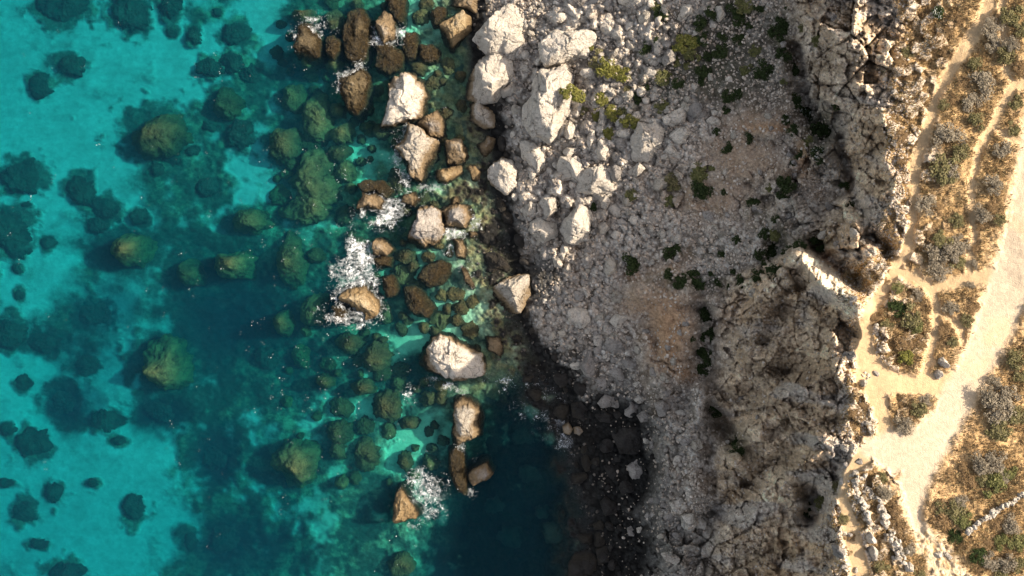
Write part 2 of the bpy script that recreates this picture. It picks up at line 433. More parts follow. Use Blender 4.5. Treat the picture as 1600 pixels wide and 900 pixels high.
blocky = np.clip(blobs(PX, PY, [(1320, 90, 90, 110), (1250, 350, 60, 40), (1060, 740, 55, 130), (1230, 410, 50, 40), (1350, 380, 40, 30), (1110, 860, 60, 70), (1060, 640, 50, 40), (1310, 720, 25, 60), (1320, 560, 20, 80)]), 0, 1)
slab = np.clip(blobs(PX, PY, [(1368, 260, 30, 110), (1210, 560, 90, 110), (1230, 740, 70, 140)]), 0, 1)
Hh += m_cliff * (0.9 * (rid - 0.5) * (1 - .8 * blocky) + blocky * (4.2 * fa1 + 1.7 * fa2 + 0.5 * fa3 - 1.5 * np.exp(-(fe1 / .06) ** 2) - 0.5 * np.exp(-(fe2 / .07) ** 2)) + (0.5 + 0.5 * blocky) * 0.8 * fine)
flute = fbm(MX * 0.10 + MY * 0.06, MY * 0.62 - MX * 0.12, 0, 4, 43)
Hh += m_cliff * (1 - 0.7 * blocky) * 0.5 * flute + m_cliff * (1 - .8 * blocky) * (1.7 * fb1 + 1.15 * fa2 + 0.55 * fa3 - .45 * np.exp(-(fe2 / .06) ** 2) - .2 * np.exp(-(fe3 / .07) ** 2) + .40 * fbm(MX * .8, MY * 2.2, 0, 4, 47))
earthy = np.clip(blobs(PX, PY, [(1045, 510, 45, 75), (1165, 250, 70, 45), (1000, 470, 45, 30), (1120, 300, 80, 40), (1190, 190, 60, 20)]), 0, 1)
Hh += m_cliff * (1 - .6 * blocky) * 2.2 * fbm(MX * .05 + .05 * MY, MY * .17 - .05 * MX, 0, 4, 49)
crag = sm(.10, .30, fbm(MX * .07, MY * .10, 0, 3, 50)) * sm(990, 1060, PX) * m_scree * (1 - earthy)
Hh += crag * (2.2 * fa2 + 1.8 * fa1 + .5 * fa3 - .6 * np.exp(-(fe2 / .07) ** 2))
Hh += m_scree * sm(960, 1060, PX) * 1.2 * fbm(MX * .05, MY * .22, 0, 3, 53)
Hh += m_cliff * (1 - slab) * 0.5 * (i2 - 0.5)
dome1 = np.clip(0.62 - b2, 0, 1); dome3 = np.clip(0.60 - b3, 0, 1)
big = np.clip(blobs(PX, PY, [(900, 110, 130, 130), (880, 300, 90, 60), (1010, 180, 60, 60, .7)]), 0, 1)
dome4 = np.clip(0.55 - b4, 0, 1) * sm(.35, .6, i4) * big
Hh += m_scree * dome4 * 2.6
Hh += m_scree * (1 - 0.75 * earthy) * (dome1 * 2.2 * np.clip(i2 - .25, 0, 1) + dome3 * 0.8 * (0.2 + i3) * (1 - .5 * big)) * (1 - .5 * sm(1020, 1120, PX)) + m_scree * 0.5 * fbm(MX * 0.3, MY * 0.3, 0, 3, 44) + m_scree * 0.25 * fine
rim = sm(9.6, 9.95, U) * (1 - sm(10.1, 10.35, U))
Hh += rim * 0.9 * (i2 - 0.4) * sm(0, 1, 1 - worn)
Hh += m_plat * (1 - worn) * (0.35 * fbm(MX * 0.25, MY * 0.25, 0, 3, 45) + 0.22 * fine + 0.1) - m_plat * worn * 0.12 + m_plat * stony * 0.15 * fine

Hh += (m_cliff * 1.6 + .7 * m_scree) * .16 * fbm(MX * 3.6, MY * 3.6, 0, 3, 48)
# --- seabed
REEFS = [
 (97,8,46,28,3.2,'d'),(203,18,34,36,3.2,'d'),(265,8,22,22,3.4,'d'),(107,101,25,19,4,'d'),(62,133,19,21,4,'d'),(269,50,11,10,5,'d'),(303,56,11,17,5,'d'),(340,18,9,8,5,'d'),(370,53,24,19,3,'d'),(328,105,22,18,4,'d'),(362,98,20,15,4,'d'),(392,115,22,20,4,'d'),(350,160,25,28,3,'b'),(240,207,50,37,1.7,'b'),(270,245,17,15,4.5,'d'),(327,197,13,11,5,'d'),(325,290,22,18,4,'d'),(374,210,24,24,4,'d'),(28,275,36,27,4,'d'),(127,295,24,27,4,'d'),(300,235,13,10,5,'d'),(245,265,12,14,5,'d'),
 (440,223,28,30,1.7,'b'),(490,278,42,45,1.5,'o'),(495,180,28,40,1.6,'o'),(527,172,14,15,1.8,'o'),(532,207,20,18,1.7,'o'),(455,150,24,22,2.8,'o'),(527,238,20,15,1.9,'b'),(538,265,18,18,2,'o'),
 (15,365,36,42,3.6,'d'),(42,320,10,6,6,'d'),(75,380,13,11,5,'d'),(165,325,30,20,4.4,'d'),(152,350,20,13,4.2,'d'),(190,388,40,28,1.2,'o'),(15,518,30,28,4.5,'d'),(68,535,28,22,4.2,'d'),(35,597,13,14,5,'d'),(220,338,18,14,4,'d'),(355,410,42,26,1.4,'o'),(385,345,32,22,2.4,'o'),(145,490,36,26,4.6,'d'),(135,572,22,20,5,'d'),(240,570,40,46,0.9,'o'),(288,425,22,24,3,'b'),(30,460,8,12,6.4,'d'),(28,420,10,9,6.2,'d'),
 (48,692,27,25,4.3,'d'),(12,672,13,12,5,'d'),(83,770,14,18,5,'d'),(37,800,20,20,5.4,'d'),(210,795,19,23,4,'d'),(100,628,32,32,4.4,'d'),(165,658,30,17,4.8,'d'),(255,640,38,22,4.4,'d'),(340,712,28,40,4.6,'d'),(298,845,10,20,4.6,'d'),(60,850,18,9,5.6,'d'),(105,896,32,20,4.4,'d'),(352,842,30,28,4.2,'d'),(185,690,13,8,6,'d'),(145,755,10,7,6.2,'d'),(8,755,14,8,5.6,'d'),
 (455,730,42,40,1.1,'o'),(602,637,24,25,0.8,'b'),(527,678,22,20,1.8,'b'),(572,712,20,32,1.8,'b'),(625,888,24,20,1.6,'b'),(565,607,20,14,1.3,'b'),(640,662,20,11,1.2,'b'),(450,410,24,45,2,'o'),(545,537,22,16,1.4,'b'),(587,557,24,26,1.4,'b'),(480,322,38,28,1.8,'o'),(437,505,20,22,2.2,'o'),(490,488,22,28,2.4,'o'),(632,400,18,14,0.4,'b'),(644,416,10,12,0.5,'b'),(712,460,14,11,0.4,'b'),(715,500,13,10,0.4,'b'),(505,598,16,12,1.8,'b'),(420,560,24,20,2.6,'d'),(633,722,14,18,1.4,'b'),(690,620,12,14,1,'b'),
 (520,30,18,20,0.7,'b'),(470,18,22,14,0.8,'b'),(655,105,15,12,0.5,'b'),(480,95,16,12,1.6,'o'),(520,100,18,14,1.2,'o'),(865,835,22,22,0.9,'d'),(850,800,18,15,1.3,'d'),(820,680,22,18,1,'d'),(830,740,20,16,1.2,'d'),(880,730,14,12,0.7,'d'),(800,840,26,20,1.6,'d'),(770,690,15,20,1.2,'d'),(770,790,18,16,1.6,'d'),
]
reefm = blobs(PX, PY, [(r[0], r[1], r[2] * 1.28, r[3] * 1.28) for r in REEFS if r[0] < 600])
SAND = [(120, 60, 260, 150), (110, 230, 170, 160), (60, 420, 90, 130), (300, 90, 120, 80), (20, 620, 120, 90), (190, 760, 220, 110), (80, 830, 200, 120), (400, 250, 50, 60), (330, 340, 90, 25, .7), (245, 505, 50, 22, .8), (205, 445, 40, 14, .6), (370, 680, 40, 40, .5), (530, 640, 60, 25, .9), (420, 60, 45, 90, .9), (650, 535, 80, 26, 1.3), (640, 415, 60, 40, 1.0), (600, 560, 60, 40, .9), (460, 800, 50, 40, .6), (640, 690, 60, 60, .8), (690, 690, 30, 40, .6), (650, 20, 40, 50, .9), (560, 230, 60, 60, .7), (690, 130, 25, 40, .6), (690, 290, 30, 25, .8), (700, 490, 60, 40, .9), (500, 330, 50, 25, .4), (700, 800, 25, 20, .6)]
DEEP = [(360, 500, 110, 95), (150, 490, 60, 45, .8), (100, 630, 50, 45), (240, 650, 60, 30, .9), (335, 720, 40, 50), (370, 850, 90, 60, .9), (350, 430, 60, 40, .7), (470, 570, 60, 60, .7), (470, 110, 50, 40, .6), (510, 460, 40, 60, .6), (640, 590, 30, 30, .8), (430, 740, 60, 60, .5), (810, 800, 110, 120), (880, 760, 60, 60, .7), (700, 220, 40, 40, .3), (720, 110, 25, 60, .8), (620, 345, 25, 20, .6), (545, 430, 30, 40, .5), (60, 540, 90, 35, .4), (130, 560, 80, 60, .6), (180, 390, 70, 40, .5), (590, 800, 40, 40, .5)]
sandm = blobs(PX, PY, SAND); deepm = blobs(PX, PY, DEEP)
wn_ = fbm(MX * 0.10, MY * 0.10, 0, 5, 71) * 0.55 + fbm(MX * 0.42, MY * 0.42, 0, 4, 72) * (0.30 + 0.55 * sm(200, 330, PX))
sandm = np.maximum(sandm, 0.95 * sm(330, 170, PX) * (1 - .45 * blobs(PX, PY, [(120, 530, 90, 60), (150, 400, 60, 50), (170, 620, 110, 40), (90, 880, 60, 30)])))
sand = sm(-0.30, 0.38, (sandm - 0.50) * 1.15 - deepm * 0.40 + wn_ * 1.15)
sand = sand * (1 - sm(.30, .62, reefm + .50 * fbm(MX * .7, MY * .7, 0, 5, 76)) * .92)
outm = np.clip(np.maximum(np.maximum(sm(-40, -140, PX) if False else 1 - sm(-140, -30, PX), 1 - sm(-140, -30, PY)), sm(930, 1040, PY)), 0, 1)
sand = sand * (1 - outm) + outm * sm(-0.1, 0.3, wn_ + 0.15 - .2 * sm(200, 500, PX))
Hh += m_sea * ((1 - sand) * (0.9 * fbm(MX * 0.3, MY * 0.3, 0, 4, 73) + 0.35 * fine + 0.3) - deepm * 4.0 * sm(560, 300, PX) - deepm * 1.6 * sm(300, 560, PX) * (1 - sm(780, 900, PX)) + sand * 0.12 * fbm(MX * 0.2, MY * 0.9, 0, 2, 74))
Hh -= m_sea * 1.6 * sm(520, 900, PY) * (1 - sm(420, 560, PX))
Hh -= m_sea * 3.2 * sm(690, 770, PX + .35 * (PY - 700)) * sm(560, 660, PY) * (1 - sm(-1.2, .2, Hh))
cob = np.maximum(sm(640, 800, PX), .8 * sm(430, 560, PX) * (1 - sm(330, 520, PY))) * m_sea
Hh += cob * (dome1 * 0.9 * (0.2 + i2) + dome3 * 0.4)

# --- albedo
alb = np.zeros(PX.shape + (3,)); alb[:] = (0.30, 0.26, 0.215)
nbig = fbm(MX * 0.09, MY * 0.09, 0, 4, 81); nmid = fbm(MX * 0.4, MY * 0.4, 0, 4, 82); nsm = fbm(MX * 1.5, MY * 1.5, 0, 4, 83)
# scree: stones of every grey, the shade in the gaps between them painted dark
stone = mixc(mixc(np.full(alb.shape, (0.24, 0.21, 0.175)), (0.50, 0.45, 0.39), i2), (0.62, 0.575, 0.51), sm(0.72, 0.95, i3) * 0.8)
stone = mixc(stone, (0.54, 0.49, 0.42), np.clip(dome4 * 6, 0, 1) * (.4 + .6 * i4))
gap_shade = (1 - np.clip(dome4 * 5, 0, 1)) * np.clip(sm(0.50, 0.75, b3) * 0.6 + sm(0.55, 0.8, b2) * 0.6, 0, 1)
scree_c = mixc(stone, (0.07, 0.058, 0.045), np.clip(gap_shade * 1.35, 0, 1))
scree_c = scree_c * (1 - .38 * big * (1 - np.clip(dome4 * 5 + sm(.10, .30, dome1) * sm(.4, .7, i2), 0, 1)))[..., None]  # small stones among the big ones darkened to paint in gap shade
scree_c = mixc(scree_c, (0.17, 0.14, 0.11), sm(0.0, 0.35, nmid + 0.5 * nbig - 0.6 * (1 - sm(980, 1100, PX)) + 0.1) * 0.6)
scree_c = scree_c + (mixc(np.full(alb.shape, (0.36, 0.32, 0.27)), (0.60, 0.55, 0.47), fi2) - scree_c) * (crag * .75)[..., None]
scree_c = mixc(scree_c, (0.37, 0.27, 0.185), np.clip(earthy * 1.25 + nmid * 0.3, 0, 1) * 0.85)
scree_c = mixc(scree_c, (0.38, 0.225, 0.12), np.clip(blobs(PX, PY, [(1048, 515, 30, 70), (1030, 480, 30, 18, .7), (1065, 585, 22, 14), (1200, 200, 45, 8), (1255, 245, 12, 40), (985, 430, 22, 12, .6)]) + nmid * 0.25, 0, 1) * 0.8)
scree_c = mixc(scree_c, (0.055, 0.06, 0.035), np.clip(blobs(PX, PY, [(1120, 95, 70, 60), (1040, 130, 45, 45, .8), (1160, 30, 50, 30), (1220, 60, 20, 60), (1280, 200, 30, 45), (1215, 395, 22, 50), (1085, 440, 55, 18, .9), (1103, 500, 12, 24, .7), (1106, 560, 12, 26, .6), (1150, 695, 22, 26), (985, 160, 40, 40, .5), (1180, 330, 25, 25, .5), (1130, 400, 60, 40, .35), (1240, 300, 16, 30, .5), (1275, 378, 24, 16)]) + nsm * 0.35 + nmid * 0.2 - 0.12, 0, 1))
scree_c = mixc(scree_c, (0.075, 0.065, 0.05), np.clip(blobs(PX, PY, [(1130, 60, 90, 90), (1200, 120, 40, 70, .8), (1050, 130, 60, 50, .6)]) * 1.1 + .5 * nmid + .4 * nsm - .25, 0, 1) * .85)
wet_shade_m = (1 - sm(1.0, 3.2, Hh + nmid * 1.0 + 0.8 * (1 - sm(500, 640, PY)))) * sm(3.4, 3.9, U)
wet_shade_m = np.maximum(wet_shade_m, blobs(PX, PY, [(950, 670, 75, 60, 1.2), (975, 740, 55, 80, 1.2), (950, 860, 85, 90, 1.2), (900, 600, 40, 60, .6), (830, 430, 45, 50, .7), (740, 250, 40, 50, .6)]) * (1 - sm(8.0, 8.6, U)))  # blobs add wet ground and paint in the shade at the cove foot
scree_c = scree_c * (1 - np.clip(wet_shade_m * 1.25, 0, 1) * 0.95)[..., None] * (1 - np.clip(wet_shade_m, 0, 1)[..., None] * np.array([.10, .02, -.04]))
# cliffs
cl = mixc(np.full(alb.shape, (0.44, 0.345, 0.25)), (0.62, 0.53, 0.425), sm(-0.25, 0.35, nmid + 0.7 * nsm))
cl = mixc(cl, (0.34, 0.245, 0.16), sm(0.05, 0.5, nbig + 0.3 * nmid))
cl = mixc(cl, (0.52, 0.48, 0.43), np.clip(blocky * (0.2 + fi1 * 0.6 + fi2 * .4) - 0.2, 0, 1) * 0.8)
cl = mixc(cl, (0.60, 0.46, 0.315), sm(8.6, 9.8, U + .4 * nmid) * .55 * (1 - .5 * blocky))  # lighter, warmer towards the rim: glancing and bounced light painted in
cl = mixc(cl, (0.50, 0.43, 0.34), np.clip(slab * 0.5 + flute * 0.4, 0, 1) * 0.6)
cl = mixc(cl, (0.16, 0.115, 0.08), sm(0.66, 0.9, b2) * 0.35)
cl = mixc(cl, (0.16, 0.115, 0.075), sm(0.05, 0.4, flute + 0.6 * nsm) * 0.6)
cl = mixc(cl, (0.27, 0.14, 0.075), np.clip(blobs(PX, PY, [(1305, 430, 18, 22), (1290, 405, 20, 16, .8), (1385, 385, 14, 16), (1130, 500, 40, 30, .35)]), 0, 1) * 0.85)
cl = mixc(cl, (0.60, 0.56, 0.51), np.clip(blobs(PX, PY, [(1240, 345, 40, 25), (1318, 165, 22, 40), (1260, 70, 14, 30), (1140, 550, 10, 25, .7), (1040, 645, 14, 8), (1092, 630, 7, 26), (1310, 200, 10, 30)]) * 1.1 + nsm * 0.4 - 0.15, 0, 1) * 0.75)
cl = mixc(cl, (0.70, 0.61, 0.49), np.clip(seg_bump([(1240, 402, 2), (1262, 405, 3), (1285, 430, 9), (1335, 478, 12)], 1.2, 8) + nsm * .3, 0, 1))  # pale strip paints sunlight onto the ridge crest
cl = mixc(cl, (0.05, 0.055, 0.03), np.clip(blobs(PX, PY, [(1102, 500, 12, 22, .8), (1108, 545, 13, 24, .8), (1100, 580, 14, 16, .8), (1150, 690, 20, 22, .9), (1266, 785, 18, 14, .45), (1278, 375, 22, 14)]) + nsm * 0.3 - 0.1, 0, 1) * 0.9)  # dark growth; the patch in the hollow paints in its shade
cl = cl * np.array([1.17, 1.10, 1.00])
cl = cl * (0.78 + .44 * fi2)[..., None] * (.9 + .2 * fi3)[..., None]
cl = mixc(cl, (0.52, 0.49, 0.45), sm(.15, .45, fbm(MX * .12 + .1 * MY, MY * .3 - .1 * MX, 0, 4, 85)) * .6)
# plateau
gr = mixc(np.full(alb.shape, (0.27, 0.185, 0.10)), (0.46, 0.335, 0.195), sm(-0.3, 0.4, nmid + nsm * 0.7))
gr = gr * 1.04
gr = mixc(gr, (0.12, 0.085, 0.05), sm(0.15, 0.5, nsm - 0.3 * nmid) * 0.6)
gr = mixc(gr, (0.52, 0.36, 0.21), np.clip(blobs(PX, PY, [(1430, 25, 35, 25), (1460, 70, 25, 15), (1540, 560, 30, 90, .9), (1500, 720, 40, 70, .8), (1575, 480, 25, 50), (1340, 470, 40, 40, .8), (1420, 590, 60, 20, .8), (1430, 590, 60, 14), (1335, 540, 24, 60, .9), (1480, 760, 30, 40, .8), (1370, 790, 14, 40, .5), (1520, 690, 30, 20, .6), (1575, 800, 60, 14, .5), (1430, 330, 14, 50, .5)]) + nmid * 0.35, 0, 1) * (0.9 + 0 * PX))
gr = gr * np.array([1.06, .99, .84])
near_path = np.maximum(1 - sm(0, 26, d_road), 1 - sm(0, 8, d_path))
gr = mixc(gr, (0.52, 0.37, 0.22), near_path * sm(-0.5, 0.3, nsm) * 0.75)
gr = mixc(gr, (0.58, 0.45, 0.30), stony * sm(-0.5, 0.2, nsm))
gr = mixc(gr, (0.41, 0.295, 0.17), path)
gr = mixc(gr, (0.44, 0.355, 0.255), road)
gr = gr * (1 + .10 * worn * nsm + .08 * worn * nmid)[..., None]
gr = mixc(gr, (0.54, 0.37, 0.21), np.clip(worn * sm(0.0, 0.45, nbig * 0.8 + nmid * 0.5), 0, 1) * 0.55)
gr = mixc(gr, (0.60, 0.52, 0.42), rim * sm(0.45, 0.75, i2) * (1 - worn) * 0.9)
# seabed
sb_rock = mixc(np.full(alb.shape, (0.045, 0.065, 0.05)), (0.17, 0.18, 0.11), sm(-0.15, 0.55, nmid + nsm * 0.6 + .5 * nbig) * (.35 + .65 * sm(200, 480, PX)))
sb_rock = mixc(sb_rock, (0.23, 0.19, 0.085), cob * i2 * 0.9)
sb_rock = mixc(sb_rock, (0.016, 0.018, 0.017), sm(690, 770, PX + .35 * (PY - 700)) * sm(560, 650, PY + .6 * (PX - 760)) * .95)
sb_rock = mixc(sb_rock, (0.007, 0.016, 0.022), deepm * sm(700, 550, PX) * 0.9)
sb_sand = mixc(np.full(alb.shape, (0.31, 0.305, 0.275)), (0.33, 0.38, 0.25), sm(380, 640, PX))
seac = mixc(sb_rock, sb_sand * 1.0, sand) if False else sb_rock + (sb_sand - sb_rock) * sand[..., None]
seac = seac * (1 + 0.20 * nmid + 0.20 * nsm + .10 * nbig)[..., None]

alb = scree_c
alb = mixc(alb, seac.mean(axis=(0, 1)), 0 * PX)
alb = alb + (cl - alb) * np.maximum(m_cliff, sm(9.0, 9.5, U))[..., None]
alb = alb + (gr - alb) * m_plat[..., None]
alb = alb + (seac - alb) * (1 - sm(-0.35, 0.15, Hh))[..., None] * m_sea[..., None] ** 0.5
nfi = fbm(MX * 4.2, MY * 4.2, 0, 3, 84)
alb = alb * (1 + (.34 * nfi + .16 * nsm) * (1 - m_sea) * (1 - .75 * worn * m_plat))[..., None]
alb = np.clip(alb, 0.006, 0.8)
rough_a = np.clip(1 - 0.7 * worn * m_plat - 0.75 * sand * m_sea, 0.05, 1)

TX, TY = W(PX, PY, Hh)
NY, NX = PX.shape
vid = np.arange(NY * NX).reshape(NY, NX)
quads = np.stack([vid[:-1, :-1], vid[1:, :-1], vid[1:, 1:], vid[:-1, 1:]], -1).reshape(-1, 4)
tv = np.stack([TX, TY, Hh], -1).reshape(-1, 3)
af = np.concatenate([alb.reshape(-1, 3), np.ones((NY * NX, 1))], 1).astype(np.float32)
rf = rough_a.reshape(-1).astype(np.float32)
fc = lambda a: (a[:-1, :-1] + a[1:, :-1] + a[1:, 1:] + a[:-1, 1:]).reshape(-1) / 4
fU, fH, fr, fp, fpl = fc(U), fc(Hh), fc(road), fc(path), fc(m_plat)
cls = np.where(fU < 5.0, 0, np.where(fU < 8.1, 1, np.where(fpl < 0.5, 2, 3)))
cls = np.where((cls == 3) & (fp > 0.5), 5, cls)
cls = np.where((cls >= 3) & (fr > 0.5), 4, cls)
for k, nm in enumerate(["seabed", "scree_ground", "cliff", "plateau_ground", "dirt_road", "footpath"]):
    f = quads[cls == k]
    used = np.unique(f)
    remap = np.zeros(NY * NX, dtype=np.int64); remap[used] = np.arange(len(used))
    me = mesh_arrays(nm, tv[used], remap[f])
    ca = me.color_attributes.new("albedo", 'FLOAT_COLOR', 'POINT'); ca.data.foreach_set("color", af[used].ravel())
    ra = me.attributes.new("rough", 'FLOAT', 'POINT'); ra.data.foreach_set("value", rf[used])
    me.materials.append(M['ground'])
    tag(add_obj(nm, me), kind="structure")

def grid_at(A, px, py):
    px = np.clip(np.asarray(px, dtype=float), gx[0], gx[-1] - 1e-3); py = np.clip(np.asarray(py, dtype=float), gy[0], gy[-1] - 1e-3)
    i = np.clip(np.searchsorted(gx, px, side='right') - 1, 0, NX - 2); j = np.clip(np.searchsorted(gy, py, side='right') - 1, 0, NY - 2)
    u = (px - gx[i]) / (gx[i + 1] - gx[i]); v = (py - gy[j]) / (gy[j + 1] - gy[j])
    return (A[j, i] * (1 - u) + A[j, i + 1] * u) * (1 - v) + (A[j + 1, i] * (1 - u) + A[j + 1, i + 1] * u) * v
ground_h = lambda px, py: grid_at(Hh, px, py)

# ------------------------------------------------------------------ the sea: one closed body of clear water
def make_sea():
    m, nt, out = new_mat("sea_water")
    geo = nd(nt, "ShaderNodeNewGeometry")
    n1 = noise(nt, 0.9, 4, 0.6, geo.outputs["Position"])
    nrm = bump(nt, n1, 0.6, 0.35)
    fr = nd(nt, "ShaderNodeFresnel"); fr.inputs["IOR"].default_value = 1.18; nt.links.new(nrm, fr.inputs["Normal"])
    tr = nd(nt, "ShaderNodeBsdfTransparent")
    gl = nd(nt, "ShaderNodeBsdfGlossy"); gl.inputs["Roughness"].default_value = 0.08; nt.links.new(nrm, gl.inputs["Normal"])
    mx = nd(nt, "ShaderNodeMixShader"); nt.links.new(tr.outputs[0], mx.inputs[1]); nt.links.new(gl.outputs[0], mx.inputs[2])
    nt.links.new(mx.outputs[0], out.inputs["Surface"])
    inv = nd(nt, "ShaderNodeMath", operation='SUBTRACT'); inv.inputs[0].default_value = 1.0; nt.links.new(geo.outputs["Backfacing"], inv.inputs[1])
    fm = nd(nt, "ShaderNodeMath", operation='MULTIPLY'); nt.links.new(fr.outputs[0], fm.inputs[0]); nt.links.new(inv.outputs[0], fm.inputs[1])
    nt.links.new(fm.outputs[0], mx.inputs[0])
    va = nd(nt, "ShaderNodeVolumeAbsorption"); va.inputs["Color"].default_value = (0.02, 0.81, 0.845, 1); va.inputs["Density"].default_value = 0.27
    vs = nd(nt, "ShaderNodeVolumeScatter"); vs.inputs["Color"].default_value = (0.15, 0.60, 1.0, 1); vs.inputs["Density"].default_value = 0.008
    ad = nd(nt, "ShaderNodeAddShader"); nt.links.new(va.outputs[0], ad.inputs[0]); nt.links.new(vs.outputs[0], ad.inputs[1])
    nt.links.new(ad.outputs[0], out.inputs["Volume"])
    x0, x1, y0, y1, zb = -300, 60, -220, 220, -16.0
    v = [(x0, y0, zb), (x1, y0, zb), (x1, y1, zb), (x0, y1, zb), (x0, y0, 0), (x1, y0, 0), (x1, y1, 0), (x0, y1, 0)]
    f = [(0, 3, 2, 1), (4, 5, 6, 7), (0, 1, 5, 4), (1, 2, 6, 5), (2, 3, 7, 6), (3, 0, 4, 7)]
    me = mesh_arrays("sea", v, f, False); me.materials.append(m)
    tag(add_obj("sea", me), kind="structure")
make_sea()

# ------------------------------------------------------------------ rocks
def ico(sub):
    import bmesh
    bm = bmesh.new(); bmesh.ops.create_icosphere(bm, subdivisions=sub, radius=1.0)
    v = np.array([x.co[:] for x in bm.verts]); f = np.array([[q.index for q in p.verts] for p in bm.faces]); bm.free()
    return v, f
ICO = {k: ico(k) for k in (2, 3, 4, 5, 6)}

def rock_mesh(name, R, h, depth, seed, cuts=9, sub=5, rough=0.05, tilt=None, power=(2.6, 2.0), skirt=-0.12):
    """R: radius for each of 360 directions (metres); h above and depth below the rock's own origin"""
    r = np.random.default_rng(seed)
    v, f = ICO[sub]
    th = np.degrees(np.arctan2(v[:, 1], v[:, 0])) % 360
    rad = np.interp(th, np.arange(361), np.append(R, R[0]))
    s = v[:, 2]
    p, q = power
    up = np.clip(s, 0, 1)
    hor = np.where(s > 0, (1 - up ** p) ** (1 / q), 1 + skirt * (-s) - (1 + skirt) * np.clip(-s, 0, 1) ** 8)
    zz = np.where(s > 0, up ** 0.92, s)
    c, sn = np.cos(np.radians(th)), np.sin(np.radians(th))
    n = np.stack([hor * c, hor * sn, zz], -1)               # unit rock
    for k in range(cuts):
        az = r.uniform(0, 2 * np.pi); el = math.radians(r.uniform(12, 68))
        d = np.array([math.cos(az) * math.cos(el), math.sin(az) * math.cos(el), math.sin(el)])
        if tilt is not None and k == 0:
            d = np.array(tilt) / np.linalg.norm(tilt)
        if k == 1 and tilt is not None:                      # a broad top that catches the sun
            d = np.array([.42, .12, .9]); d /= np.linalg.norm(d)
        dot = n @ d
        lim = dot.max() * (r.uniform(0.66, 0.86) if not (tilt is not None and k < 2) else (0.74, 0.72)[k])
        n = n - np.maximum(dot - lim, 0)[:, None] * d * 0.96
    mean = float(np.mean(R))
    if power[0] < 2.5:               # ragged foot, rounder crown
        soft = np.convolve(np.concatenate([R[-45:], R, R[:45]]), np.ones(91) / 91, 'valid')
        k_ = np.clip(np.maximum(s, 0) * 1.5, 0, 1)
        rad = rad * (1 - k_) + np.interp(th, np.arange(361), np.append(soft, soft[0])) * k_
    if skirt > 0: rad = rad * (1 + .10 * fbm(n[:, 0] * 5 + seed % 13, n[:, 1] * 5, n[:, 2] * 5, 3, seed % 83))
    o = r.uniform(0, 100, 3)
    P = np.stack([n[:, 0] * rad, n[:, 1] * rad, np.where(n[:, 2] > 0, n[:, 2] * h, n[:, 2] * depth)], -1)
    fr = 1.6 / mean
    d1 = fbm(P[:, 0] * fr + o[0], P[:, 1] * fr + o[1], P[:, 2] * fr + o[2], 3, seed % 97)
    d2 = 1 - 2 * np.abs(fbm(P[:, 0] * fr * 3 + o[1], P[:, 1] * fr * 3 + o[2], P[:, 2] * fr * 3 + o[0], 4 if sub > 3 else 2, seed % 89))
    nn = n / (np.linalg.norm(n, axis=1)[:, None] + 1e-6)
    if sub >= 5 and rough < .115:      # broken, blocky faces
        q1, q2, qi = cells(P[:, 0] * 2.2 / mean + o[0] + .4 * d1, (P[:, 1] + .7 * P[:, 2]) * 2.2 / mean + o[1] + .4 * d1, seed % 71)
        P = P + nn * (mean * (0.10 * (qi - .5) - 0.05 * np.exp(-((q2 - q1) / .07) ** 2)))[:, None]
    P = P + nn * (mean * (rough * 1.7 * d1 + rough * 0.9 * (d2 - 0.5)))[:, None]
    return mesh_arrays(name, P, f)

def poly_radii(pts):
    """pts: n x 2 outline round its own centre -> 360 radii (ray cast), softened a little"""
    n = len(pts); ang = np.radians(np.arange(360)); out = np.zeros(360)
    D = np.stack([np.cos(ang), np.sin(ang)], -1)
    for i in range(n):
        a, b = pts[i], pts[(i + 1) % n]
        e = b - a
        den = D[:, 0] * e[1] - D[:, 1] * e[0]
        den = np.where(np.abs(den) < 1e-9, 1e-9, den)
        t = (a[0] * e[1] - a[1] * e[0]) / den
        u = (a[0] * D[:, 1] - a[1] * D[:, 0]) / den
        ok = (t > 0) & (u >= -1e-6) & (u <= 1 + 1e-6)
        out = np.where(ok, np.maximum(out, t), out)
    bad = out <= 0
    if bad.any(): out[bad] = np.interp(np.flatnonzero(bad), np.flatnonzero(~bad), out[~bad])
    ker = np.ones(9) / 9
    return np.convolve(np.concatenate([out[-4:], out, out[:4]]), ker, 'valid')

OCC = []          # (px, py, r px) of what already stands, so that loose stones keep clear
LANDMARKS = []    # (px, py, phrase)

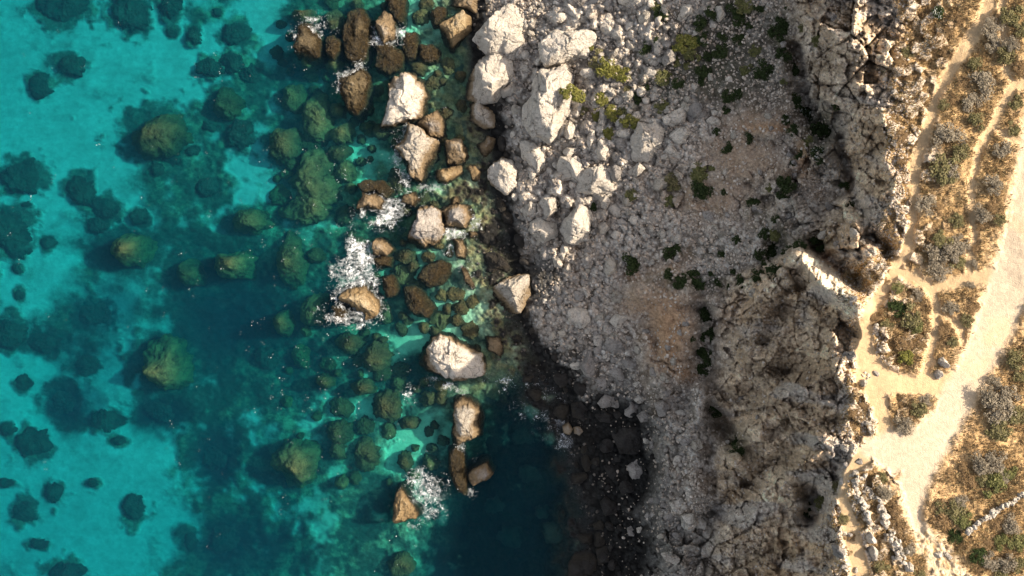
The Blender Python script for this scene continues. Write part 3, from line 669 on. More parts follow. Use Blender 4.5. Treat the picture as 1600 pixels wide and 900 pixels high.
def boulder(tile, raw, mat, hf, label, mark=None, tilt=None, z0=None, cuts=9, rough=0.05, cat="boulder", name="boulder", group=None):
    tx, ty = tile
    px = np.array([(tx + a / 3.0, ty + b / 3.0) for a, b in raw], dtype=float)
    x, y = px[:, 0], px[:, 1]
    x2, y2 = np.roll(x, -1), np.roll(y, -1)
    cr = x * y2 - x2 * y; A = cr.sum() / 2
    cx, cy = ((x + x2) * cr).sum() / (6 * A), ((y + y2) * cr).sum() / (6 * A)
    size = math.sqrt(abs(A)) * S
    g = float(ground_h(cx, cy))
    base = max(g, 0.0) if z0 is None else z0
    h = size * hf
    zo = base + 0.3 * h
    wx, wy = W(px[:, 0], px[:, 1], zo)
    ox, oy = W(cx, cy, zo)
    R = poly_radii(np.stack([wx - ox, wy - oy], -1)) * 1.03
    if mat == 'weed_rock':           # awash: the flanks lie under water, only the crest stands out
        rough, cuts, tilt = max(rough, .12), 3, None
        base = -0.6; h = h * .58 + 0.55
    dep = max(base - g, 0) + 0.35 * size + 0.4
    seed = int(cx * 7 + cy * 13)
    me = rock_mesh(name, R, h, dep, seed, cuts=cuts, sub=6 if size > 5 else 5, rough=rough, tilt=tilt, skirt=.32 if g < 0 else -.12)
    me.materials.append(M[mat])
    o = add_obj(name, me); o.location = (float(ox), float(oy), base)
    tag(o, label, cat, group)
    OCC.append((cx, cy, math.sqrt(abs(A) / math.pi) * 1.0))
    LANDMARKS.append((cx, cy, mark)) if mark else None
    return o

L_ = (-0.85, -0.25, 0.55)   # a face that leans towards the sea, away from the sun
T = [(400, 0), (800, 0), (400, 300), (800, 300), (400, 600), (800, 600), (1200, 300), (1200, 600), (0, 0)]
B = boulder
# top of the bay
B(T[0], [(205,105),(250,100),(285,150),(295,200),(290,255),(240,270),(180,240),(175,200)], 'weed_rock', .34, "brown weedy rock awash with a pale crest, outermost at the top of the bay", "the outermost weedy rock")
B(T[0], [(325,170),(360,150),(390,180),(390,230),(360,270),(325,240)], 'weed_rock', .20, "small round weed-covered rock beside the outermost weedy rock", None)
B(T[0], [(425,60),(500,20),(530,80),(525,200),(510,260),(450,290),(410,240),(410,150)], 'weed_rock', .16, "long dark brown weedy rock lying flat among the waves", "the long brown weedy rock")
B(T[0], [(560,100),(600,40),(640,60),(660,130),(650,190),(600,200),(570,160)], 'tan_rock', .45, "pale rock with a rounded tan top rising from brown weed", "the tan-topped rock")
B(T[0], [(620,-20),(700,-20),(695,60),(685,95),(650,80),(625,40)], 'weed_rock', .20, "brown weedy rock cut by the top edge above the tan-topped rock", None)
B(T[0], [(570,200),(640,190),(690,230),(680,310),(620,340),(560,300)], 'weed_rock', .13, "flat brown rock just awash below the tan-topped rock", None)
B(T[0], [(700,150),(750,150),(765,210),(740,270),(700,290),(685,220)], 'weed_rock', .13, "narrow brown awash rock between the tan-topped and the golden rock", None)
B(T[0], [(770,200),(820,190),(860,235),(850,280),(790,285),(765,250)], 'weed_rock', .13, "olive brown awash rock seaward of the golden pointed rock", None)
B(T[0], [(865,120),(890,70),(960,45),(1010,90),(1020,140),(960,180),(920,220),(885,170)], 'golden_rock', .50, "golden rock with a pointed foot standing in dark water at the top", "the golden pointed rock")
B(T[0], [(815,60),(850,25),(890,35),(885,70),(862,110),(830,110)], 'weed_rock', .16, "brown weedy rock leaning on the golden pointed rock", None)
B(T[0], [(905,-30),(1060,-30),(1070,30),(1050,80),(1020,60),(980,35),(910,20)], 'tan_rock', .35, "tan rock slab at the top edge behind the golden pointed rock", None)
B(T[0], [(1070,-20),(1130,-20),(1110,20),(1080,25)], 'tan_rock', .5, "small tan rock at the top edge above the great white block", None)
B(T[0], [(395,320),(480,300),(520,360),(530,450),(470,530),(420,490),(380,400)], 'weed_rock', .40, "wet brown rock with a glistening pale crest and foam at its head", "the wet glistening rock", L_)
B(T[0], [(740,325),(800,350),(805,400),(790,480),(780,545),(690,560),(640,580),(575,590),(575,500),(600,420),(640,350)], 'limestone', .62, "big beige boulder in the water with a dark seaward face", "the big beige sea boulder", L_, rough=.035)
B(T[0], [(750,580),(800,540),(850,515),(885,570),(885,640),(820,640)], 'grey_rock', .55, "angular grey boulder touching the foot of the big beige sea boulder", None)
B(T[0], [(710,590),(760,590),(800,640),(850,660),(850,740),(800,790),(770,850),(720,830),(690,760),(650,690),(700,640)], 'tan_rock', .55, "craggy tan boulder split into ledges with foam along its foot", "the craggy tan boulder", rough=.075)
B(T[0], [(885,660),(960,650),(1000,740),(990,770),(900,770)], 'tan_rock', .55, "tan block just inland of the craggy tan boulder", None, rough=.06)
B(T[0], [(845,795),(960,775),(965,810),(890,860),(850,850)], 'golden_rock', .5, "flat orange-tan block below the craggy tan boulder", "the flat orange block")
B(T[0], [(985,790),(1030,765),(1055,810),(1045,850),(1000,840)], 'golden_rock', .5, "small orange-brown block inland of the flat orange block", None)
B(T[0], [(640,-25+0),(620,-20),(600,-5),(635,10)], 'weed_rock', .2, "small weedy rock at the top edge near the tan-topped rock", None)
# great white blocks
F = (0, 0)
def P3(*a): return [(x * 3, y * 3) for x, y in a]
B(F, P3((733,55),(748,45),(770,25),(797,3),(815,10),(829,38),(826,78),(803,95),(790,88),(760,80)), 'limestone', .75, "great white block with one smooth slanting face, topmost of the white blocks", "the topmost white block", L_, rough=.03)
B(F, P3((723,150),(727,115),(748,90),(765,73),(785,75),(800,98),(804,130),(792,142),(775,155),(750,157)), 'limestone', .78, "white angular block with a bright flat top, just below the topmost white block", "the flat-topped white block", L_, rough=.03)
B(F, P3((733,160),(755,157),(775,170),(773,198),(755,200),(735,188)), 'limestone', .7, "small bluish white boulder under the flat-topped white block", None, L_)
B(F, P3((781,140),(800,127),(808,140),(798,150),(785,152)), 'limestone', .6, "small cream stone wedged against the flat-topped white block", None)
B(T[1], [(130,200),(200,135),(330,130),(395,170),(375,310),(240,285),(160,300)], 'limestone', .62, "broad cream boulder inland of the topmost white block, rough on its seaward half", "the broad cream boulder", None, rough=.05)
B(T[1], [(130,310),(240,310),(330,330),(320,420),(270,520),(230,590),(180,655),(100,630),(50,560),(55,480),(100,390)], 'limestone', .66, "largest white boulder, with a yellow-green bush growing on its top", "the largest white boulder", L_, rough=.035)
B(T[1], [(250,-30),(420,-30),(400,5),(320,40),(270,15)], 'grey_rock', .4, "grey boulder cut by the top edge above the broad cream boulder", None)
B(T[1], [(490,-30),(620,-30),(640,0),(620,25),(560,20),(500,5)], 'limestone', .4, "pale rock at the top edge above the yellow-green bushes", None)
B(T[1], [(560,640),(600,570),(700,530),(725,600),(720,680),(640,750),(570,745)], 'limestone', .55, "large pitted grey-white boulder in the middle of the upper scree", "the pitted scree boulder", L_, rough=.06)
B(T[1], [(705,545),(800,500),(832,520),(812,570),(760,590),(722,582)], 'limestone', .5, "long pale rock lying across the head of the pitted scree boulder", None, rough=.06)
B(T[1], [(830,500),(880,460),(920,490),(915,570),(850,580),(825,540)], 'grey_rock', .6, "rounded grey boulder farthest inland of the pitted boulder's cluster", None)
B(T[1], [(740,640),(760,590),(840,580),(850,630),(790,680)], 'limestone', .6, "pale block pressed against the inland side of the pitted scree boulder", None, rough=.06)
B(T[1], [(690,740),(740,670),(810,715),(790,750)], 'limestone', .45, "low pale rock at the foot of the pitted boulder's cluster", None, rough=.06)
B(T[1], [(210,770),(230,735),(300,733),(345,770),(310,850),(230,850)], 'limestone', .75, "cream boulder, smaller of the two that touch below the largest white boulder", None, L_)
B(T[1], [(305,820),(350,770),(420,760),(487,830),(480,890),(400,910),(310,895)], 'limestone', .72, "round cream boulder, larger of the two that touch below the largest white boulder", "the round cream boulder", L_)
B(T[1], [(400,650),(440,640),(470,690),(440,750),(400,740)], 'limestone', .6, "oval cream stone above the round cream boulder", None)
B(T[1], [(365,590),(385,590),(402,680),(360,710),(345,680)], 'limestone', .6, "slim pointed white stone standing on end in the scree", "the slim pointed stone")
B(T[1], [(475,640),(520,640),(550,700),(540,725),(490,690)], 'grey_rock', .5, "flat grey stone lying in shade inland of the oval cream stone", None)
B(T[1], [(465,710),(500,697),(525,720),(515,755),(480,762)], 'grey_rock', .6, "round bluish grey stone below the flat grey stone in shade", None)
B(T[1], [(545,800),(595,760),(625,790),(590,825),(555,820)], 'limestone', .6, "angular white stone inland of the round cream boulder", None)
B(T[1], [(780,80),(800,20),(840,15),(852,70),(800,95)], 'limestone', .6, "pale angular rock high on the upper scree among dark bushes", "the high pale rock")
B(T[1], [(700,270),(735,225),(770,235),(768,280),(720,305)], 'grey_rock', .6, "dark grey boulder half in shade beside the yellow-green bush", None)
B(T[1], [(955,30),(1000,20),(1010,60),(975,100),(958,80)], 'limestone', .6, "white angular rock by the dark bushes at the top of the scree", None)
B(T[1], [(640,430),(670,400),(700,415),(695,455),(655,470)], 'limestone', .6, "round cream stone among the green bushes of the upper scree", None)
B(T[1], [(420,470),(455,545),(450,610),(420,620),(405,580)], 'limestone', .5, "narrow cream stone standing above the slim pointed stone", None)
B(T[1], [(485,570),(515,530),(545,545),(540,590),(500,600)], 'limestone', .6, "cream stone between the yellow-green bushes and the pitted scree boulder", None)
B(F, P3((813,222),(835,216),(850,230),(852,255),(840,270),(828,262),(815,245)), 'limestone', .6, "pale boulder below the largest white boulder, broken at its upper end", None, L_, rough=.06)
B(F, P3((762,265),(770,250),(782,243),(806,246),(815,265),(810,290),(792,302),(767,288)), 'limestone', .7, "cream boulder with a pitted top, alone above the dark wet shingle", "the lone pitted cream boulder", None, rough=.055)
B(F, P3((745,225),(760,212),(775,218),(772,238),(755,245)), 'grey_rock', .5, "rough dark grey rock above the lone pitted cream boulder", None, rough=.07)
# surf
B(T[2], [(460,50),(490,0),(560,-5),(610,50),(600,90),(520,70),(470,85)], 'tan_rock', .36, "low cream rock in white surf, outermost of the upper surf rocks", "the low surf rock", rough=.06)
B(T[2], [(475,-40),(520,-60),(600,-50),(640,-10),(610,30),(560,-10),(500,0)], 'weed_rock', .12, "brown weed-covered ledge behind the low surf rock", None)
B(T[2], [(680,45),(690,5),(740,-2),(782,40),(745,65)], 'tan_rock', .4, "small cream rock above the big grey-beige sea boulder", None)
B(T[2], [(735,45),(820,60),(860,90),(885,180),(850,230),(790,250),(700,210),(695,170),(735,110)], 'grey_rock', .62, "big grey-beige sea boulder creased down its middle", "the creased sea boulder", L_, rough=.05)
B(T[2], [(870,75),(910,55),(1000,60),(1020,120),(980,165),(890,170)], 'grey_rock', .58, "square pitted grey boulder just inland of the creased sea boulder", "the square pitted boulder", rough=.075)
B(T[2], [(920,215),(970,210),(1000,250),(980,310),(940,300)], 'tan_rock', .45, "tan rock below the square pitted boulder with foam round it", None, rough=.06)
B(T[2], [(998,185),(1025,180),(1040,200),(1020,215),(1000,210)], 'tan_rock', .5, "small round tan stone in foam below the square pitted boulder", None)
B(T[2], [(910,30),(945,18),(972,35),(960,55),(915,55)], 'tan_rock', .5, "small tan rock at the head of the square pitted boulder", None)
B(T[2], [(530,225),(590,215),(640,265),(610,300),(550,310),(540,290)], 'tan_rock', .5, "cream rock standing between two sheets of surf", "the cream surf rock")
B(T[2], [(545,315),(590,300),(635,305),(625,350),(560,355)], 'weed_rock', .3, "brown weedy foot of rock under the cream surf rock", None)
B(T[2], [(430,430),(500,420),(540,460),(582,500),(580,550),(540,590),(480,555),(400,500)], 'golden_rock', .42, "golden craggy rock ringed by the biggest patch of surf", "the golden surf rock", rough=.09)
B(T[2], [(355,540),(400,510),(425,560),(410,610),(365,610)], 'weed_rock', .15, "low weedy rock under foam on the seaward side of the golden surf rock", None)
B(T[2], [(500,555),(545,545),(550,590),(510,600)], 'golden_rock', .4, "small ochre rock at the foot of the golden surf rock", None)
B(T[2], [(760,400),(790,350),(860,320),(910,340),(915,380),(870,430),(810,440)], 'weed_rock', .12, "brown weed-furred rock awash below the creased sea boulder", "the weed-furred rock")
B(T[2], [(590,400),(630,380),(668,430),(655,480),(615,490),(592,450)], 'weed_rock', .10, "round brown weedy rock awash inland of the golden surf rock", None)
B(T[2], [(690,450),(740,440),(800,490),(835,540),(800,585),(740,570),(700,520)], 'weed_rock', .06, "olive weedy rock awash below the weed-furred rock", None)
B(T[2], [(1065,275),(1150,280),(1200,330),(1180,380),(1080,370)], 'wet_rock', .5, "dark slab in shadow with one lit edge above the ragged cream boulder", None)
B(T[2], [(960,350),(985,360),(1025,440),(1010,452),(980,420)], 'tan_rock', .4, "thin blade of wet rock catching the light in dark water", None)
B(F, P3((770,450),(790,433),(826,429),(833,460),(811,490),(790,489),(773,470)), 'tan_rock', .78, "ragged cream boulder lit against dark shade at the water's edge", "the ragged cream boulder", L_, rough=.085)
B(T[2], [(780,790),(820,700),(870,670),(940,690),(1020,730),(1065,800),(1062,860),(980,880),(930,900),(850,880),(800,850)], 'limestone', .48, "broad beige boulder alone in the water with a ragged lower edge", "the broad sea boulder", L_, rough=.05)
B(T[2], [(1075,685),(1130,670),(1170,720),(1145,770),(1090,740)], 'tan_rock', .45, "tan rock in shallow green water inland of the broad sea boulder", None)
B(T[4], [(930,80),(970,55),(1040,110),(1055,170),(1050,240),(980,270),(940,300),(920,240)], 'tan_rock', .58, "tall tan rock with a dark seaward side below the broad sea boulder", "the tall tan rock", L_, rough=.06)
B(T[4], [(900,325),(940,300),(970,340),(990,480),(985,530),(940,500),(895,400)], 'weed_rock', .24, "long dark weedy rock trailing below the tall tan rock", None)
B(T[4], [(1000,390),(1090,370),(1122,420),(1090,460),(1020,492),(1000,450)], 'grey_rock', .5, "grey-brown rock lit on one corner beside the long weedy rock", None)
B(T[4], [(655,520),(680,490),(730,570),(772,610),(760,650),(690,662),(640,650)], 'golden_rock', .34, "rust-brown triangular rock with surf on its landward side", "the rust triangular rock", rough=.07)
# middle shore
B(T[3], [(125,50),(160,10),(210,20),(232,90),(160,120)], 'limestone', 1.0, "white sunlit boulder on top of a grey pile at the shadow's edge", "the small white sunlit boulder", L_)
B(T[3], [(90,140),(130,100),(220,130),(240,190),(150,245),(85,190)], 'limestone', .7, "bluish grey boulder under the small white sunlit boulder", None, rough=.04)
B(T[3], [(235,110),(300,55),(350,70),(400,140),(402,210),(350,242),(270,240),(228,170)], 'limestone', .9, "large boulder with a blazing white top and grey seaward side", "the blazing white boulder", L_, rough=.045)
B(T[3], [(40,80),(90,30),(130,50),(110,110),(60,120)], 'limestone', .6, "bluish grey boulder just seaward of the small white sunlit boulder", None)
B(T[3], [(405,150),(430,138),(462,175),(440,200),(408,195)], 'limestone', 1.0, "cream stone touching the inland side of the blazing white boulder", None)
B(T[3], [(415,30),(440,5),(465,45),(445,80),(420,70)], 'limestone', .9, "pointed cream stone above the blazing white boulder", None)
B(T[3], [(265,560),(300,530),(365,560),(365,610),(320,640),(265,610)], 'limestone', .4, "low bluish white rock in the middle of the shaded scree", "the bluish scree rock")
B(T[3], [(315,810),(370,738),(420,790),(402,860),(350,872)], 'grey_rock', .6, "round grey boulder in shade below the bluish scree rock", "the round shaded boulder")
B(T[3], [(435,710),(470,680),(525,700),(530,740),(480,762),(440,740)], 'grey_rock', .5, "oval grey-brown boulder inland of the round shaded boulder", None)
B(T[3], [(380,670),(410,660),(435,700),(415,735),(385,715)], 'limestone', .5, "pale blue-grey stone between the bluish scree rock and the round shaded boulder", None)
B(T[3], [(190,305),(215,300),(240,340),(235,360),(200,350)], 'limestone', 1.3, "sunlit cream stone, seaward one of a lit trio on the shaded scree", None)
B(T[3], [(218,290),(240,280),(255,305),(245,325),(222,322)], 'limestone', 1.5, "sunlit round cream stone, middle one of a lit trio on the shaded scree", "the sunlit trio of stones")
B(T[3], [(240,335),(275,330),(290,370),(265,390),(245,370)], 'tan_rock', .8, "brownish stone under the sunlit trio of stones", None)
B(T[3], [(370,495),(405,485),(418,520),(400,540),(375,525)], 'grey_rock', .6, "grey-brown stone above the bluish scree rock", None)
B(T[3], [(215,655),(240,640),(268,660),(255,685),(225,685)], 'tan_rock', .6, "round beige stone on the scree seaward of the pale blue-grey stone", None)
B(T[3], [(260,710),(285,695),(303,720),(285,745),(262,735)], 'tan_rock', .6, "round beige stone next above the round shaded boulder", None)
# dark lower shore
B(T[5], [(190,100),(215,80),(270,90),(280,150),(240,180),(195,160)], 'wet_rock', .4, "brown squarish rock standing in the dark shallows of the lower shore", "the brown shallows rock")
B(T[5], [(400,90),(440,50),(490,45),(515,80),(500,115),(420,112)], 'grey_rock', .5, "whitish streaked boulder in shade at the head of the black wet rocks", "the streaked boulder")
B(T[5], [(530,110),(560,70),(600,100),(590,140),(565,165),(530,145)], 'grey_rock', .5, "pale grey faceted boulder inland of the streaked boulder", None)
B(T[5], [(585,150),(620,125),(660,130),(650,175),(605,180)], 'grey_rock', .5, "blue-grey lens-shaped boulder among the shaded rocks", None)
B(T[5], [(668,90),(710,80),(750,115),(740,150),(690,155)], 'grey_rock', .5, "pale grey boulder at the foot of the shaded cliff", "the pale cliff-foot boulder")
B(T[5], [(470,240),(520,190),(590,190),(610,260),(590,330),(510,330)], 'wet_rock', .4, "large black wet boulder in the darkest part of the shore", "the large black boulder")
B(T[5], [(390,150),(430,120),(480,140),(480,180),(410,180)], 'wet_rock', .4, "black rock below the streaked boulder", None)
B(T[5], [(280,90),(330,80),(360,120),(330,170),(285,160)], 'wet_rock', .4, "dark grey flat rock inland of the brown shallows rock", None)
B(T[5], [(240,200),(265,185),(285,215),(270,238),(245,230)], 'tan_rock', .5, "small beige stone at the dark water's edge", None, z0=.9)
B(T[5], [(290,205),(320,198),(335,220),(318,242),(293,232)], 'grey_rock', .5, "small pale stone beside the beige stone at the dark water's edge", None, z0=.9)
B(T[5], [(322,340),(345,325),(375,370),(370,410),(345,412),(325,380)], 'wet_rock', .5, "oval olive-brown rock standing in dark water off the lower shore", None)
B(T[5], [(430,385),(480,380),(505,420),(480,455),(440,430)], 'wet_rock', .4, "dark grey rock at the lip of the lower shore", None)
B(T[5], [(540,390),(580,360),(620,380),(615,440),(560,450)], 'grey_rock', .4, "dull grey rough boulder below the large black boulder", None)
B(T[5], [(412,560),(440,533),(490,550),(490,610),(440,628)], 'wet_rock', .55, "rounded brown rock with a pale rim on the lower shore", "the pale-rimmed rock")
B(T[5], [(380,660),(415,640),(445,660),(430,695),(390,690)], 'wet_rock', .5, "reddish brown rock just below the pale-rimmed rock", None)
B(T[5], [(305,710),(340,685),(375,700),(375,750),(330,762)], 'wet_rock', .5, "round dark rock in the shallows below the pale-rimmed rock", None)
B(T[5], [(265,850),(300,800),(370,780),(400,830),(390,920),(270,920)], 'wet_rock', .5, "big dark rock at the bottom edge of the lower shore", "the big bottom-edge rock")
B(T[5], [(395,780),(440,760),(475,800),(465,850),(405,850)], 'wet_rock', .4, "black rock inland of the big bottom-edge rock", None)
B(T[5], [(585,680),(605,668),(622,685),(610,700),(588,698)], 'limestone', .6, "small pale stone bright against the black lower shore", None)
B(T[5], [(540,680),(560,668),(580,690),(570,715),(548,712)], 'grey_rock', .6, "small bluish stone beside the pale stone on the black lower shore", None)
B(T[5], [(735,560),(790,545),(800,590),(760,600)], 'limestone', .35, "flat pale rock ledge on the broken rock of the lower cliff", None)
B(T[5], [(860,660),(885,620),(915,650),(905,685),(870,685)], 'limestone', .5, "pale angular block at the bottom of the broken cliff rock", None)
B(T[5], [(795,620),(850,610),(865,640),(830,668)], 'limestone', .45, "pale slanting block in the middle of the broken cliff rock", None)
B(T[5], [(700,800),(740,790),(790,820),(770,850),(720,830)], 'limestone', .45, "pale tilted slab near the bottom edge of the broken cliff rock", None)
B(T[5], [(615,255),(640,250),(665,275),(640,285),(618,278)], 'limestone', .5, "small white stone inland of the large black boulder", None)
B(T[5], [(845,270),(885,260),(895,300),(865,315),(843,300)], 'tan_rock', .5, "pinkish brown block under the cliff wall", None)
# plateau and cliff edge
B(F, P3((1326,552),(1334,549),(1338,558),(1332,566),(1326,562)), 'grey_rock', .8, "lone dark stone casting shade on the pale path by the cliff edge", "the lone path-side stone", name="stone", cat="stone")
B(T[6], [(805,785),(825,775),(850,790),(845,825),(815,830),(800,810)], 'limestone', .8, "grey boulder, upper of the pair beside the dirt road", "the roadside boulder pair")
B(T[6], [(775,850),(800,830),(830,840),(828,865),(795,880)], 'limestone', .7, "rounded pale boulder, lower of the pair beside the dirt road", None)
B(T[7], [(310,765),(335,760),(362,785),(352,820),(320,815)], 'grey_rock', .7, "grey boulder on the cliff edge beside the lower footpath", "the grey cliff-edge boulder")
B(T[7], [(455,710),(480,695),(512,735),(508,760),(478,750)], 'limestone', .75, "cream boulder below the seaward stone heap, nearer the heap of two", "the pair of path boulders")
B(T[7], [(468,775),(490,758),(515,780),(520,830),(495,835),(470,810)], 'limestone', .75, "cream oval boulder below the seaward stone heap, farther from the heap of two", None)
B(T[7], [(640,850),(665,835),(690,855),(680,890),(645,880)], 'limestone', .7, "pale boulder at the bottom end of the inland stone heap", None)
B(T[7], [(345,285),(380,282),(392,305),(370,320),(350,310)], 'limestone', .6, "white stone on the cliff rim above the start of the stone heaps", None)
B(T[7], [(310,325),(345,318),(358,345),(330,360),(308,345)], 'limestone', .6, "white stone on the rim, nearer the cliff than its neighbour", None)
B(T[7], [(275,265),(310,245),(345,265),(335,295),(285,295)], 'limestone', .45, "broad pale rim rock crowning the cliff edge above the lower footpath", "the broad rim rock")
B(T[7], [(240,285),(270,275),(285,300),(260,315)], 'limestone', .5, "small pale rim rock seaward of the broad rim rock", None)
B(T[7], [(780,795),(810,785),(825,805),(800,820)], 'limestone', .5, "low stone on the stony ground where the dirt road ends", None)
B(T[7], [(820,775),(845,790),(868,815),(850,825),(825,800)], 'limestone', .4, "flat slab on the stony ground where the dirt road ends", None)
def K(*a): return [(1200 + x / 5.0, 330 + y / 5.0) for x, y in a]
for pts, lab in (
    (K((655,130),(690,125),(720,180),(690,240),(660,200)), "white rock on the knob, facing the cliff slab"),
    (K((710,230),(745,210),(780,250),(760,285),(715,270)), "cream rock in the middle of the knob of lit rocks"),
    (K((780,195),(815,190),(835,230),(820,260),(790,250)), "cream rock on the knob's inland shoulder"),
    (K((840,260),(875,252),(890,290),(860,312),(842,290)), "round white rock, innermost on the knob beside the earth gully"),
    (K((808,315),(840,305),(858,335),(835,362),(808,350)), "white rock below the round white rock on the knob"),
    (K((785,370),(810,360),(825,390),(805,408),(785,398)), "small white rock at the lower end of the knob"),
    (K((660,320),(690,315),(710,350),(680,375),(655,355)), "pale rock on the knob's seaward edge"),
    (K((835,420),(865,405),(885,435),(865,462),(838,450)), "white stone beside the footpath junction above the ridge"),
    (K((655,455),(680,445),(695,475),(675,488),(658,478)), "small cream stone above the head of the brown gully"),
    (K((395,190),(430,150),(465,140),(475,180),(440,222),(405,215)), "bluish white block in shade among dark bushes above the ridge")):
    B(F, P3(*pts), 'limestone', .7, lab, "the knob of lit rocks" if "middle" in lab else None)

# ------------------------------------------------------------------ labels that single things out by what stands next to them
DIRS = ["inland of", "above and inland of", "above", "above and seaward of", "seaward of", "below and seaward of", "below", "below and inland of"]
ORD = ["nearest to it", "second nearest", "third nearest", "fourth nearest", "fifth nearest", "sixth nearest", "seventh nearest", "eighth nearest", "ninth nearest", "tenth nearest", "eleventh nearest", "twelfth nearest"]

def auto_labels(items, marks):
    """items: list of (object, px, py, noun)"""
    pos = np.array([(a[1], a[2]) for a in items]); nouns = [a[3] for a in items]
    mk = np.array([(m[0], m[1]) for m in marks])
    dx = pos[:, None, 0] - mk[None, :, 0]; dy = -(pos[:, None, 1] - mk[None, :, 1])
    dist = np.hypot(dx, dy) + 1e-6
    sec = np.round(np.degrees(np.arctan2(dy, dx)) / 45).astype(int) % 8
    rank = np.zeros(dist.shape, dtype=int); num = np.zeros(dist.shape, dtype=int)
    nouns_a = np.array(nouns)
    for m in range(len(marks)):
        for s in range(8):
            for nn in set(nouns):
                ii = np.flatnonzero((sec[:, m] == s) & (nouns_a == nn))
                if len(ii):
                    rank[ii[np.argsort(dist[ii, m])], m] = np.arange(len(ii)); num[ii, m] = len(ii)
    used = set()
    for i, (o, x, y, noun) in enumerate(items):
        for m in np.argsort(dist[i] * (1 + 0.25 * rank[i])):
            r = rank[i, m]
            if r >= len(ORD) or dist[i, m] < 4: continue
            lab = f"{noun} {DIRS[sec[i, m]]} {marks[m][2]}" + ("" if num[i, m] == 1 else f", {ORD[r]}")
            if lab not in used and len(lab.split()) <= 16: break
        used.add(lab); o["label"] = lab

# ------------------------------------------------------------------ reefs and rocks under water: x, y, rx, ry, depth of top, kind
kinds = {'d': ('reef_dark', "dark submerged reef"), 'b': ('reef_brown', "brown submerged reef"), 'o': ('reef_olive', "olive submerged reef")}
BIGREEF = {(240,207): "the big brown round reef", (240,570): "the ochre ridged reef", (455,730): "the broad olive reef", (190,388): "the yellowish forked reef", (15,365): "the biggest dark edge reef", (355,410): "the olive oval reef", (203,18): "the largest top-edge reef", (210,795): "the lone reef on pale sand", (340,712): "the long navy reef", (48,692): "the round lower-sea reef"}
BIGLAB = {(240,207): "big brown round reef under clear turquoise water, alone beside pale sand", (240,570): "ochre ridged reef nearly breaking the surface among deep navy patches", (455,730): "broad olive reef just under the surface below the navy deep", (190,388): "yellowish forked reef in the middle of the deep blue patches", (15,365): "biggest dark reef cut by the sea-side edge of the view", (355,410): "olive oval reef above the deepest navy water", (203,18): "largest dark reef hanging from the top edge over turquoise sand", (210,795): "lone dark reef in the middle of the lower pale sand", (340,712): "long navy reef at the landward edge of the lower pale sand", (48,692): "round dark reef with pale flecks at the seaward border of the lower sand"}
rz = np.random.default_rng(808)
for _ in range(4000):           # the bed of weedy boulders just under the surface near the shore
    x, y, r0 = rz.uniform(430, 800), rz.uniform(0, 760), rz.uniform(6, 17)
    if x > 700 and y > 560 or ((x - 655) / 62) ** 2 + ((y - 542) / 22) ** 2 < 1: continue
    if x < 560 and y > 340 and rz.uniform() < .8: continue
    g = float(ground_h(x, y))
    if g > -1.0 or not all((x - a) ** 2 + (y - b) ** 2 > (.80 * (c + r0)) ** 2 for a, b, c in OCC): continue
    if not all((x - q[0]) ** 2 + (y - q[1]) ** 2 > (.70 * (max(q[2], q[3]) + r0)) ** 2 for q in REEFS): continue
    REEFS.append((round(x), round(y), r0 * rz.uniform(.85, 1.3), r0 * rz.uniform(.8, 1.2), max(.35, -g - rz.uniform(.7, 1.8)), 'b' if rz.uniform() < .6 else 'o'))
    if len(REEFS) > 215: break
items = []
for n_, (x, y, rx, ry, top, k) in enumerate(REEFS):
    g = float(ground_h(x, y)); r_ = np.random.default_rng(n_ + 900)
    g = min(g, -top - 0.6)
    zt = -top if k != 'd' else min(-top, g + 0.55 + .02 * min(rx, ry))
    ang = np.radians(np.arange(360)); ph = r_.uniform(0, 50)
    ell = 1 / np.sqrt((np.cos(ang) / rx) ** 2 + (np.sin(ang) / ry) ** 2)
    wob = 1 + (0.70 if k == 'd' else .5) * fbm(np.cos(ang) * 1.5 + ph, np.sin(ang) * 1.7 + ph, 0, 6, 300 + n_, 0.68)
    f = S * (CH - zt + 0.6) / CH
    R = ell * np.clip(wob, .55, 1.5) * f * (.84 if k == 'd' else .95)
    me = rock_mesh("reef_rock", R, zt - g, 1.5, 500 + n_, cuts=1, sub=5, rough=0.13, power=(2.2, 1.3))
    me.materials.append(M[kinds[k][0]])
    o = add_obj("reef_rock", me); wx, wy = W(x, y, zt - 0.6); o.location = (wx, wy, g)
    tag(o, None, "reef", "reefs under the water")
    OCC.append((x, y, min(rx, ry)))
    if (x, y) in BIGLAB: o["label"] = BIGLAB[(x, y)]
    else: items.append((o, x, y, kinds[k][1]))
auto_labels(items, [(x, y, s) for (x, y), s in BIGREEF.items()] + LANDMARKS)

# ------------------------------------------------------------------ loose stones of the scree, each one an object
SH_STONES = {}
for mname in ('limestone', 'grey_rock', 'wet_rock', 'tan_rock'):
    lst = []
    for k in range(9):
        r_ = np.random.default_rng(40 + k + len(mname))
        ang = np.radians(np.arange(360)); ph = r_.uniform(0, 60)
        R = (1 / np.sqrt((np.cos(ang) / r_.uniform(.95, 1.2)) ** 2 + (np.sin(ang) / r_.uniform(.7, .95)) ** 2)) * (1 + 0.22 * fbm(np.cos(ang) + ph, np.sin(ang) + ph, 0, 2, 70 + k))
        me = rock_mesh("stone", R, r_.uniform(.7, 1.0), 0.5, 140 + k + len(mname) * 11, cuts=11, sub=4, rough=0.05)
        me.materials.append(M[mname]); lst.append(me)
    SH_STONES[mname] = lst

